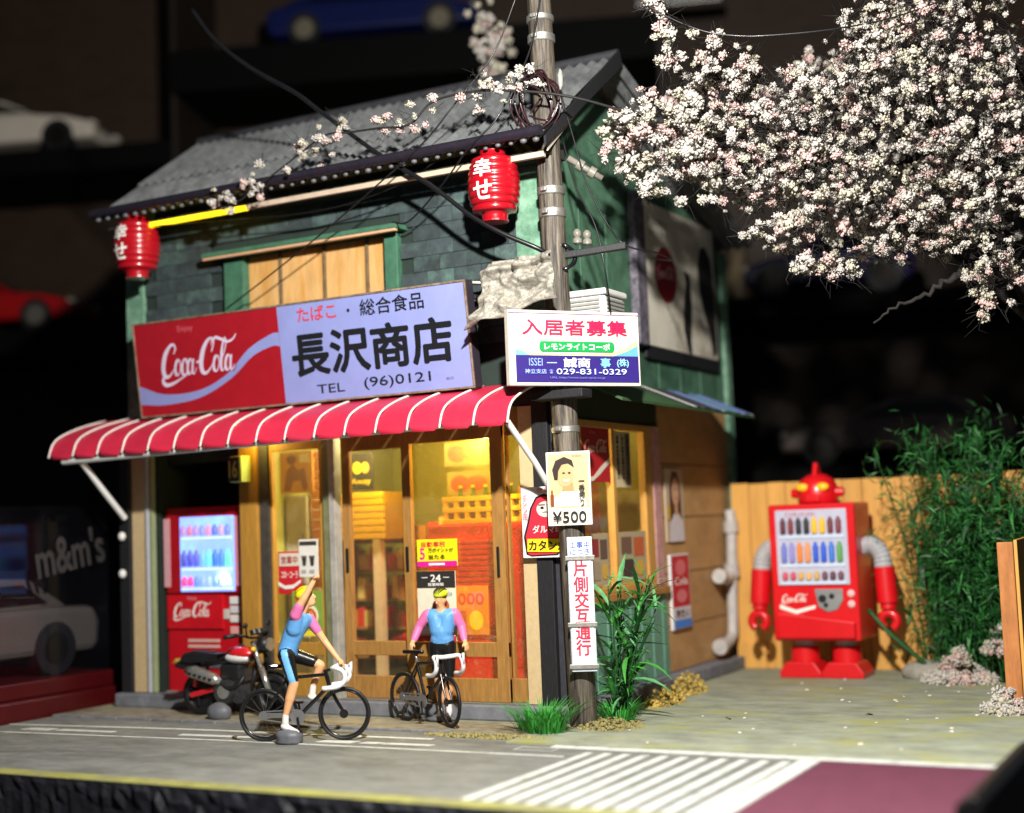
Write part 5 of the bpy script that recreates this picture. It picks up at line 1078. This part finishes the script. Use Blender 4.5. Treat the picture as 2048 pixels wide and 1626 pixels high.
def bamboo(label, loc, stems, nleaf, spread, hgt, seed, lean=(0, 0), lm=None, fine=0, up=1.9):
    lm = lm or LM
    rnd = random.Random(seed); root = thing('bamboo_plant', label, 'plant', loc)
    g = G(); nodes = []
    for k in range(stems):
        a = rnd.uniform(0, 6.28); r0 = rnd.uniform(0, spread * .35); h_ = hgt * rnd.uniform(.55, 1); sx = lean[0] * h_ + math.cos(a) * spread * rnd.uniform(.3, 1); sy = lean[1] * h_ + math.sin(a) * spread * rnd.uniform(.3, 1)
        p = spline([(math.cos(a) * r0, math.sin(a) * r0, 0), (math.cos(a) * r0 + sx * .35, math.sin(a) * r0 + sy * .35, h_ * .55), (math.cos(a) * r0 + sx, math.sin(a) * r0 + sy, h_)], 6)
        g.tube(p, [.012 - .006 * i / len(p) for i in range(len(p))], 5); nodes += [q for q in p[2:]]
    g.obj('stem', LEAFS[1], root, smooth=True)
    for k in range(nleaf):
        q = rnd.choice(nodes); o = link('leaf', rnd.choice(lm), root); o.location = (q[0], q[1], q[2])
        o.rotation_euler = (rnd.uniform(.2, up), rnd.uniform(-.4, .4), rnd.uniform(0, 6.28)); s = rnd.uniform(.7, 1.35); o.scale = (s, s, s)
    if fine:
        fg = G(); rg = np.random.default_rng(seed)
        for k in range(fine):
            q = np.array(rnd.choice(nodes)) + rg.standard_normal(3) * np.array([.1, .1, .12]); d = rg.standard_normal(3) + np.array([0, -.2, .5]); d /= np.linalg.norm(d); t = np.cross(d, rg.standard_normal(3)); t /= np.linalg.norm(t); Lf = rg.uniform(.10, .22); wf = Lf * .06
            fg.cur = int(rg.integers(3)); fg.add([q, q + d * Lf * .45 + t * wf, q + d * Lf + np.array([0, 0, -.02]), q + d * Lf * .45 - t * wf], [(0, 1, 2, 3)])
        fo_ = link('foliage', fg.mesh('foliage', LDK), root); fo_['kind'] = 'stuff'
    return root
bamboo('bright green bamboo like plant beside the foot of the pole', (6.55, .28, -.1), 15, 190, .26, 1.5, 3, (.1, .05), LMN, 0, 1.5)
bamboo('large dark green leafy bush in front of the plank fence', (9.0, 4.5, -.1), 26, 295, .8, 3.1, 5, (.06, -.03), LMD, 3200)
bamboo('tall dark green leafy bush between two other bushes', (9.5, 4.3, -.1), 26, 295, .8, 3.0, 15, (.03, -.03), LMD, 3200)
bamboo('low dark green leafy bush behind the blossom mound', (9.35, 4.65, -.1), 26, 295, .6, 2.0, 25, (.03, -.03), LMD, 3200)
bamboo('dark leafy bush behind the side fence end', (10.0, 4.0, -.1), 24, 295, .7, 2.9, 9, (.0, -.02), LMD, 3200)
ff = tag(G().tube(spline([(8.18, 4.2, .75), (8.45, 4.15, .45), (8.8, 4.2, .12), (8.95, 4.3, -.1)]), [.03] * 10 + [.03] * 9, 5).obj('grass_blade', LEAFS[1], None, smooth=True), 'single long drooping green blade reaching toward the robot', 'blade')
def tuft(label, loc, n, R_, h_, m, seed, wd_=.009, name='grass_tuft', flop=.85):
    rnd = random.Random(seed); g = G()
    for k in range(n):
        a = rnd.uniform(0, 6.28); r_ = R_ * math.sqrt(rnd.random()); b = Vector((r_ * math.cos(a), r_ * math.sin(a) * .7, 0)); hh = h_ * rnd.uniform(.5, 1); t = Vector((math.cos(a), math.sin(a), 0)) * hh * rnd.uniform(.1, flop * 1.6); s = Vector((-math.sin(a), math.cos(a), 0)) * wd_
        p = [b - s, b + s, b + t * .35 + Vector((0, 0, hh * .6)) + s * .8, b + t * .35 + Vector((0, 0, hh * .6)) - s * .8, b + t + Vector((0, 0, hh * .9))]
        g.add([q[:] for q in p], [(0, 1, 2, 3), (3, 2, 4)])
    o = g.obj(name, m, None, loc=loc); tag(o, label, 'grass', None, 'stuff'); return o
tuft('bright green grass tuft in front of the pole foot', (6.12, -.68, -.115), 230, .26, .40, mat('grass_bright', '3f9a3c', .5, var=.3, scale=25, trans=.25), 1)
tuft('short green grass round the plant behind the pole', (6.62, .05, -.1), 90, .2, .3, MATS['grass_bright'], 2)
def scrub(label, loc, n, rx, ry, rz, m, seed):
    g = G(); rnd = random.Random(seed)
    for k in range(n):
        a = rnd.uniform(0, 6.28); q = math.sqrt(rnd.random()); z = rz * (1 - q * q) * rnd.random(); g.ball((rx * q * math.cos(a), ry * q * math.sin(a), z), rnd.uniform(.008, .022), 1, .25)
    o = g.obj('dry_scrub', m, None, loc=loc); return tag(o, label, 'ground cover', None, 'stuff')
SCR = mat('scrub_yellow', 'b59a4c', .8, var=.35, scale=30); SCR2 = mat('scrub_olive', '8a8050', .8, var=.4, scale=30)
scrub('yellow dry scrub along the foot of the side wall', (6.5, 1.55, -.1), 420, .2, .42, .20, SCR, 1); scrub('yellow dry scrub clump further along the side wall', (6.42, 2.5, -.1), 380, .18, .45, .26, SCR, 2)
scrub('sparse olive grit scattered round the pole foot', (6.62, -.2, -.1), 420, .36, .36, .08, SCR2, 3); scrub('thin band of grit and moss by the kerb end', (5.7, -1.05, -.115), 420, .75, .12, .03, SCR2, 4)
# fallen petals and small leaves on the lot
PET = mat('petal_white', 'd9cfc6', .6, var=.08)
pm = G().ball((0, 0, 0), (.022, .018, .008), 1, .2).mesh('fallen_petal', PET)
for k in range(34):
    o = link('fallen_petal', pm); o.location = (random.uniform(6.8, 10.3), random.uniform(-1.1, 4.2), -.094); o.rotation_euler = (0, 0, random.uniform(0, 6)); s = random.uniform(.6, 1.4); o.scale = (s, s, s)
    tag(o, 'tiny white fallen blossom petal lying on the concrete lot', 'petal', 'petals fallen on the lot')
lf = leaf_mesh(.12, .03, .6, LEAFS[1])
for k, (x, y, l) in enumerate(((7.6, .55, 'small dark green leaf fallen near the pole side of the lot'), (8.9, 1.1, 'small dark green leaf fallen in the middle of the lot'))):
    o = link('fallen_leaf', lf); o.location = (x, y, -.09); o.rotation_euler = (1.4, .3, 1.3 + k); tag(o, l, 'leaf')

# ------------------------------------------------------------------ blossom
BL = [mat('blossom_white', 'c6c0b8', .75, var=.06, scale=30, trans=.15), mat('blossom_cream', 'c2bcaa', .75, var=.06, scale=30, trans=.15), mat('blossom_pink', 'cdb2ac', .75, var=.06, scale=30, trans=.15)]
TWIG = mat('twig_dark', '1c1918', .7, var=.3, scale=20)
def big_mesh(name, V, F, MI, mats):
    me = bpy.data.meshes.new(name); me.vertices.add(len(V)); me.vertices.foreach_set('co', V.astype(np.float32).ravel())
    me.loops.add(F.size); me.loops.foreach_set('vertex_index', F.astype(np.int32).ravel()); me.polygons.add(len(F)); me.polygons.foreach_set('loop_start', np.arange(0, F.size, F.shape[1], dtype=np.int32))
    me.polygons.foreach_set('material_index', MI.astype(np.int32))
    for m in mats: me.materials.append(m)
    me.update(calc_edges=True); me.validate(); return me
def puff_variants(k=8, crumbs=34):
    out = []
    v0, f0 = ico(1)
    for _ in range(k):
        V = []; F = []; core, cf = ico(2)
        core = core * (1 + .18 * RNG.standard_normal((len(core), 1))) * np.array([.72, .72, .6]); V.append(core); F.append(cf); off = len(core)
        for c in range(crumbs):
            d = RNG.standard_normal(3); d /= np.linalg.norm(d); r = RNG.uniform(.1, .24); vv = (v0[:, :] * (1 + .2 * RNG.standard_normal((len(v0), 1)))) * r + d * np.array([.85, .85, .7]) * RNG.uniform(.75, 1.05)
            V.append(vv); F.append(f0 + off); off += len(v0)
        out.append((np.concatenate(V), np.concatenate(F)))
    return out
def low_puffs(k=8, crumbs=22):
    out = []; v0 = np.array([(1, 0, -.7), (-1, 0, -.7), (0, 1, .7), (0, -1, .7)]) * .9; f0 = np.array([(0, 2, 3), (1, 3, 2), (0, 1, 2), (0, 3, 1)]); 
    for _ in range(k):
        V = []; F = []; core, cf = ico(1); core = core * (1 + .15 * RNG.standard_normal((len(core), 1))) * np.array([.6, .6, .5]); V.append(core); F.append(cf); off = len(core); i0, if0 = ico(1)
        for c in range(crumbs):
            d = RNG.standard_normal(3); d /= np.linalg.norm(d); r = RNG.uniform(.12, .27); vv = i0[:12] if False else None
            q = RNG.standard_normal((6, 3)); base = np.array([(1, 0, 0), (-1, 0, 0), (0, 1, 0), (0, -1, 0), (0, 0, 1), (0, 0, -1)]) * (1 + .3 * RNG.standard_normal((6, 1)))
            A = np.linalg.qr(RNG.standard_normal((3, 3)))[0]; vv = base @ A * r + d * np.array([.85, .85, .72]) * RNG.uniform(.7, 1.08)
            V.append(vv); F.append(np.array([(0, 2, 4), (2, 1, 4), (1, 3, 4), (3, 0, 4), (2, 0, 5), (1, 2, 5), (3, 1, 5), (0, 3, 5)]) + off); off += 6
        out.append((np.concatenate(V), np.concatenate(F)))
    return out
PV = low_puffs(10, 34)
def puffs(points, sizes, name, parent):
    V = []; F = []; M = []; off = 0
    for p, s in zip(points, sizes):
        v, f = PV[RNG.integers(len(PV))]; a = RNG.uniform(0, 6.28); c, s_ = math.cos(a), math.sin(a); Rm = np.array([[c, -s_, 0], [s_, c, 0], [0, 0, 1]])
        V.append((v * (s * RNG.uniform(.75, 1.25, 3))) @ Rm.T + p); F.append(f + off); off += len(v)
        M.append(np.full(len(f), RNG.choice(3, p=[.52, .26, .22])))
    me = big_mesh(name, np.concatenate(V), np.concatenate(F), np.concatenate(M), BL); o = link(name, me, parent); o['kind'] = 'stuff'; return o
tree = thing('cherry_tree', 'big white and pink blossoming cherry tree over the concrete lot', 'tree', (10.55, 4.7, -.1))
TB = np.array([10.55, 4.7, -.1])
BARK = mat('cherry_bark', '1d1a19', .8, var=.4, scale=8, bump=.6)
trunk = G().tube(spline([(0, 0, 0), (.05, -.1, 1.2), (.2, -.3, 2.6), (.1, -.7, 3.9), (-.3, -1.1, 5.0)], 6), [.26 - .004 * i for i in range(25)], 14).obj('trunk', BARK, tree, smooth=True)
limbs = [[(.1, -.7, 3.9), (-.9, -1.6, 5.0), (-1.8, -2.4, 5.7), (-3.0, -3.6, 6.1)], [(-.3, -1.1, 5.0), (-1.2, -2.2, 6.2), (-2.4, -3.0, 6.9)], [(-.3, -1.1, 5.0), (.2, -2.0, 6.0), (.1, -3.0, 7.0)], [(.1, -.7, 3.9), (-.1, -1.8, 4.6), (-.3, -2.5, 4.9), (-.49, -2.64, 4.70), (-.695, -2.73, 4.5), (-.89, -2.83, 4.376), (-1.18, -2.97, 4.256), (-1.41, -3.08, 4.063)], [(-.3, -1.1, 5.0), (-.9, -.9, 6.3), (-1.6, -.6, 7.3)]]
for l in limbs:
    s = [q + (RNG.standard_normal(3) * .022 if 0 < i else 0) for i, q in enumerate(spline(l, 6))]; G().tube(s, [.06 * (1 - i / len(s)) ** 1.1 + .010 for i in range(len(s))], 8).obj('limb', BARK, tree, smooth=True)
# crown volume: world-space ellipsoids
ell = [((7.25, .35, 5.95), (.62, .6, .62), 150), ((7.75, .9, 6.45), (.6, .7, .42), 110), ((8.1, .8, 5.8), (.8, .8, .62), 230), ((8.7, 1.2, 6.2), (.8, .9, .55), 220), ((8.75, 1.2, 5.4), (.8, .9, .55), 220), ((9.5, 1.5, 6.75), (.75, .9, .65), 260), ((9.45, 1.5, 5.7), (.8, .9, .6), 230),
       ((10.2, 1.8, 6.3), (.65, .9, .8), 240), ((10.1, 1.9, 5.2), (.6, .8, .6), 190), ((9.3, 1.7, 4.95), (.65, .7, .36), 120), ((8.4, 1.0, 4.95), (.4, .6, .22), 40), ((10.35, 1.9, 4.5), (.36, .5, .36), 60), ((9.0, 2.9, 6.9), (1.3, 1.0, .7), 160), ((8.1, .7, 6.7), (.22, .3, .3), 30), ((10.9, 2.2, 7.1), (.6, .9, .8), 120), ((9.7, 3.1, 5.6), (1.3, .8, .9), 120), ((10.75, 2.0, 5.7), (.4, .7, .6), 130), ((9.9, 1.4, 7.3), (.7, .6, .4), 120)]
pts = []; sz = []
for c, r, n in ell:
    for k in range(int(n * .95)):
        d = RNG.standard_normal(3); d /= np.linalg.norm(d); q = RNG.uniform(.25, 1.0) ** .6
        p = np.array(c) + d * q * np.array(r); p += .05 * RNG.standard_normal(3)
        pts.append(p - TB); sz.append(RNG.choice([.036, .052, .07, .10], p=[.32, .38, .22, .08]) * RNG.uniform(.8, 1.2) * (1.35 if p[0] < 7.8 else 1))
for c, rr in (((8.75, .95, 4.62), .1), ((8.95, 1.05, 4.5), .1), ((8.60, .9, 4.58), .08), ((7.5, -.05, 7.05), .08), ((7.45, -.1, 7.3), .05), ((7.55, 0., 6.75), .06), ((8.0, .2, 6.85), .13), ((7.95, .2, 6.65), .14), ((10.3, 1.75, 4.05), .12)):
    for k in range(9): pts.append(np.array(c) + RNG.standard_normal(3) * rr * .8 - TB); sz.append(RNG.uniform(.05, .085))
puffs(pts, sz, 'crown', tree)
# twigs through the crown
def twigs(P, n, name, parent, ln=.34, r=.0055):
    P = np.array(P); V = []; F = []; off = 0
    for k in range(n):
        a = P[RNG.integers(len(P))]; d = RNG.standard_normal(3); d /= np.linalg.norm(d); L = ln * RNG.uniform(.4, 1.3); b = a + d * L * .5 + RNG.standard_normal(3) * .035; c = a + d * L * .8 + RNG.standard_normal(3) * .07
        s = np.cross(d, RNG.standard_normal(3)); s /= max(np.linalg.norm(s), 1e-6); t = np.cross(d, s)
        ring = [s, -.5 * s + .87 * t, -.5 * s - .87 * t]
        V += [q + w_ * r * f for q, f in ((a, 1), (b, .8), (c, .4)) for w_ in ring]
        F += [(off + i * 3 + j, off + i * 3 + (j + 1) % 3, off + (i + 1) * 3 + (j + 1) % 3, off + (i + 1) * 3 + j) for i in (0, 1) for j in range(3)]; off += 9
    me = big_mesh(name, np.array(V), np.array(F), np.zeros(len(F)), [TWIG]); o = link(name, me, parent); o['kind'] = 'stuff'; return o
twigs([np.array(q) * 1.0 for q in pts], 11000, 'twigs', tree, .2)
# blossoming bough lying over the roof
br = [(2.126, -.75, 5.82), (2.45, -.78, 5.82), (2.834, -.8, 5.98), (3.306, -.8, 6.20), (3.731, -.8, 6.386), (4.05, -.82, 6.36), (4.45, -.82, 6.34), (4.86, -.8, 6.32), (5.124, -.75, 6.53), (5.623, -.72, 6.56), (6.161, -.7, 6.47), (6.7, -.5, 6.35), (7.2, .1, 6.2)]
bg = thing('blossom_bough', 'thin blossoming bough trailing across the front of the corrugated roof', 'branch', (6.16, -.7, 6.47))
BO = np.array((6.16, -.7, 6.47)); s = spline([tuple(np.array(p) - BO) for p in br], 6)
G().tube(s, [.009 + .006 * i / len(s) for i in range(len(s))], 6).obj('stem', TWIG, bg, smooth=True)
pts = []; sz = []
for c, rr, n in (((2.15, -.8, 5.80), .07, 6), ((2.36, -.8, 5.84), .06, 6), ((2.78, -.82, 6.02), .07, 9), ((2.7, -.82, 5.9), .05, 4), ((3.42, -.82, 6.24), .08, 9), ((3.3, -.8, 6.15), .05, 4), ((3.70, -.82, 6.36), .08, 9), ((3.78, -.82, 6.26), .05, 4), ((4.02, -.82, 6.42), .07, 7), ((4.5, -.82, 6.36), .06, 6), ((4.68, -.82, 6.33), .06, 5), ((4.9, -.8, 6.30), .06, 5), ((5.13, -.76, 6.53), .04, 4), ((5.62, -.72, 6.52), .05, 4), ((5.75, -.72, 6.62), .07, 7), ((5.92, -.72, 6.56), .07, 7), ((6.12, -.72, 6.58), .08, 8), ((6.3, -.6, 6.62), .07, 5), ((5.66, -.72, 6.38), .04, 3)):
    for k in range(n): pts.append(np.array(c) + RNG.standard_normal(3) * rr - BO); sz.append(RNG.uniform(.03, .065))
puffs(pts, sz, 'blossom', bg); twigs(pts, 130, 'twigs', bg, .2, .004)
BO = np.array((3.45, 3.2, 7.0)); b2 = thing('blossom_spray', 'blurred spray of blossom rising behind the roof ridge', 'branch', tuple(BO))
s = spline([(.25, 0, -.9), (.3, 0, .2), (.2, .02, 1.0), (.2, 0, 2.0)], 6); G().tube(s, [.02 - .012 * i / len(s) for i in range(len(s))], 6).obj('stem', TWIG, b2, smooth=True)
pts = []; sz = []
for c, rr, n in (((3.62, 3.2, 8.98), .1, 12), ((3.74, 3.2, 8.72), .12, 14), ((3.48, 3.2, 8.66), .06, 7), ((3.55, 3.2, 8.5), .06, 6), ((3.78, 3.2, 8.5), .07, 7), ((3.6, 3.2, 8.28), .06, 6), ((3.8, 3.2, 8.22), .09, 8), ((3.68, 3.2, 8.0), .08, 8), ((4.0, 3.2, 8.05), .08, 7)):
    for k in range(n): pts.append(np.array(c) + RNG.standard_normal(3) * rr - BO); sz.append(RNG.uniform(.05, .09))
puffs(pts, sz, 'blossom', b2)
# low blossom heaps on the lot
def heap(label, loc, rx, rz, n, s0):
    r_ = thing('blossom_heap', label, 'blossom', loc); P = []; S = []
    for k in range(n):
        a = RNG.uniform(0, 6.28); q = math.sqrt(RNG.random()); P.append(np.array((rx * q * math.cos(a), rx * q * math.sin(a) * .7, max(.03, rz * (1 - q) * RNG.uniform(.3, 1.1))))); S.append(RNG.uniform(.7, 1.3) * s0)
    puffs(P, S, 'blossom', r_)
heap('white blossom heap below the fence end post', (10.2, 1.55, -.1), .22, .30, 60, .07)
heap('white blossom mound at the foot of the dark bushes', (9.3, 4.0, -.1), .42, .42, 70, .085)
heap('small white blossom cluster among the bush stems', (9.75, 3.9, .25), .16, .42, 26, .06)
st = tag(G().ball((0, 0, 0), (.34, .24, .16), 3, .02).obj('stone', mat('pale_stone', '8d8a80', .8, var=.25, scale=7, bump=.3), None, smooth=True, loc=(8.85, 4.35, -.03)), 'pale grey stone half hidden beside the blossom mound', 'stone')

# ------------------------------------------------------------------ display shelves and model cars behind
A22 = R(22)
def S(u, v, z): return (-.1 + u * math.cos(A22) - v * math.sin(A22), 10.4 + u * math.sin(A22) + v * math.cos(A22), z)
BRWN = mat('shelf_back_brown', '2e1f12', .6, var=.3, scale=2, stretch=(1, 1, 3)); SHB = mat('shelf_board_black', '060606', .6, var=.2, spec=.08)
sh = thing('display_shelf', 'dark tall display shelf with brown back panel behind the house', 'shelf', S(0, 0, -1.75), A22)
G().box(-14, 14, 2.3, 2.4, 0, 18).obj('back_panel', BRWN, sh)
for u0, u1, z, t in ((-14, -6.6, 9.83, .5), (-14, -6.6, 6.2, .5), (-14, -6.6, 2.6, .4), (-6.5, 3.1, 11.62, .85), (-6.5, 3.1, 7.0, .5), (3.2, 14, 2.82, .5), (3.2, 14, 6.02, .4), (3.2, 14, 9.2, .5)):
    G().box(u0, u1, -.5, 2.29, z - t + 1.75, z + 1.75).obj('board', SHB, sh, bevel=.02)
for u in (-6.6, 3.1): G().box(u, u + .1, -.3, 2.29, 0, 18).obj('upright', mat('shelf_upright', '1c140e', .6), sh)
rl = tag(G().box(2.75, 4.35, -.62, -.5, 11.72, 11.92).obj('metal_rail', METAL, None, bevel=.01), 'short bright metal shelf rail above the blossom', 'rail'); rl.location = S(0, 0, 0); rl.rotation_euler = (0, 0, A22)
def car(label, u, v, z, paint, direction=1, rimc='77716a', L=4.3, hgt=1.22, world=None):
    if world: loc, rz = world
    else: loc, rz = S(u, v, z), A22 + (0 if direction > 0 else math.pi)
    c = thing('model_car', label, 'model car', loc, rz)
    m = mat('car_' + paint, paint, .3, var=.05, coat=.5)
    k = L / 4.3
    low = [(-2.12, .34), (-2.15, .62), (-2.05, .82), (-1.3, .86), (-.6, .86), (.7, .84), (1.5, .76), (2.0, .62), (2.15, .45), (2.1, .26), (-2.05, .24)]
    G().prism([(x * k, zz) for x, zz in low], -.86, .86, 'y').obj('body', m, c, bevel=.09)
    cab = [(-1.75, .84), (-1.15, hgt - .02), (-.5, hgt + .02), (.1, hgt - .03), (.95, .82)]
    vs = []
    for yy, s_ in ((-.66, .9), (-.82, 0)): vs += [(x * k, yy, zz) for x, zz in cab]
    g = G(); n = len(cab); rings = []
    for yy in (-.80, -.62, .62, .80):
        rings.append([(x * k * (1 if abs(yy) < .7 else 1.02), yy, (zz if abs(yy) < .7 else min(zz, .85))) for x, zz in cab])
    g.add(sum(rings, []), [(r_ * n + i, r_ * n + i + 1, (r_ + 1) * n + i + 1, (r_ + 1) * n + i) for r_ in range(3) for i in range(n - 1)]); g.obj('cabin', m, c, smooth=False)
    gl = mat('car_glass', '0b0c0e', .15, coat=.6)
    for s in (-1, 1):
        pz = lambda zz: s * (.80 - .18 * (zz - .85) / (hgt - .85)) * 1.012
        q = [(-1.3, .90), (-1.0, hgt - .08), (.05, hgt - .09), (.7, .88)]; g = G(); g.add([(x * k, pz(zz) + s * .012, zz) for x, zz in q] + [(x * k, pz(zz) - s * .05, zz) for x, zz in q], [(0, 1, 2, 3), (4, 7, 6, 5)] + [(i, (i + 1) % 4, (i + 1) % 4 + 4, i + 4) for i in range(4)]); g.obj('side_window', gl, c)
        for x in (-1.35, 1.38):
            w_ = link('wheel', None, c); w_.location = (x * k, s * .76, .33)
            G().cyl((0, -.12, 0), (0, .12, 0), .33, n=28).obj('tyre', RUBBER, w_, smooth=True, angle=40); G().cyl((0, -.128, 0), (0, .128, 0), .2, n=20).obj('rim', mat('car_rim_' + rimc, rimc, .35, .5), w_, smooth=True, angle=40)
        G().ball((2.02 * k, s * .6, .6), (.1, .18, .07), 2).obj('headlight', mat('car_lamp', 'b8b4a8', .2), c, smooth=True); G().ball((-2.1 * k, s * .6, .66), (.05, .16, .07), 2).obj('tail_light', mat('car_tail', '701016', .3), c, smooth=True)
    G().add([(.16 * k, -.58, hgt - .03), (.16 * k, .58, hgt - .03), (.90 * k, .66, .86), (.90 * k, -.66, .86), (.18 * k, -.58, hgt - .06), (.18 * k, .58, hgt - .06), (.86 * k, .66, .82), (.86 * k, -.66, .82)], [(0, 1, 2, 3), (7, 6, 5, 4), (0, 4, 5, 1), (1, 5, 6, 2), (2, 6, 7, 3), (3, 7, 4, 0)]).obj('windscreen', gl, c)
    return c
car('white model coupe on a high dark shelf board', -10.4, .6, 9.83, 'c8bfb2', 1, '1c1a18')
car('red model sports car on the shelf left of the house', -10.9, .6, 6.2, '9c0c10', 1)
car('dark blue model car on the top shelf behind the roof', -2.5, .6, 11.62, '0c1648', 1, '8a8270')
car('grey brown model coupe on the shelf behind the plank fence', 7.14, .5, 2.82, '66564f', -1, '4c4843')
car('small purple model car on the shelf under the blossom', 6.1, .6, 6.02, '1c1044', -1, '2a2622', 3.2)
bx = thing('beige_figurine', 'blurred beige bottle shaped ornament beside the purple model car', 'ornament', S(4.45, .4, 6.02))
G().lathe([(.3, 0), (.34, .1), (.3, .5), (.16, .8), (.2, 1.0), (.1, 1.2)], 16).obj('ornament', mat('beige_plastic', '6e6048', .5), bx, smooth=True)
# acrylic display case at the left
dc = thing('display_case', 'clear acrylic case on a red plinth left of the shop', 'case', (-1.75, -1.7, -1.74))
G().box(-1.2, 1.24, -2.6, 2.05, 0, 1.74 + .12).obj('plinth', mat('plinth_red', '400507', .4, coat=.2), dc, bevel=.03); G().box(-1.1, 1.14, -2.5, 1.95, 1.861, 2.06).obj('plinth_step', MATS['plinth_red'], dc, bevel=.02)
ACR = glass('acrylic', tint=(.93, .93, .97), dust=.006, gloss=.012, dustcol=(.5, .5, .6))
for a in ((1.11, 1.13, -2.45, 1.9, 2.06, 4.16), (-1.09, -1.07, -2.45, 1.9, 2.06, 4.16), (-1.069, 1.109, 1.88, 1.9, 2.06, 4.16), (-1.069, 1.109, -2.45, -2.43, 2.06, 4.16), (-1.09, 1.13, -2.45, 1.9, 4.161, 4.18)): G().box(*a).obj('pane', ACR, dc)
lt = lettering(dc, "m&m's", 0, 0, 1.12, .46, mat('case_letter', '2e2b2a', .6, var=.3), 0, .03, rot=R(9)); lt.rotation_euler = (0, 0, R(90)); lt.location = (1.136, 1.24, 3.60); lt.name = 'lettering'
car('white model car inside the clear display case', 0, 0, 0, '4e4a43', 1, '1c1a18', world=((-1.72, -1.85, .325), R(-90)))
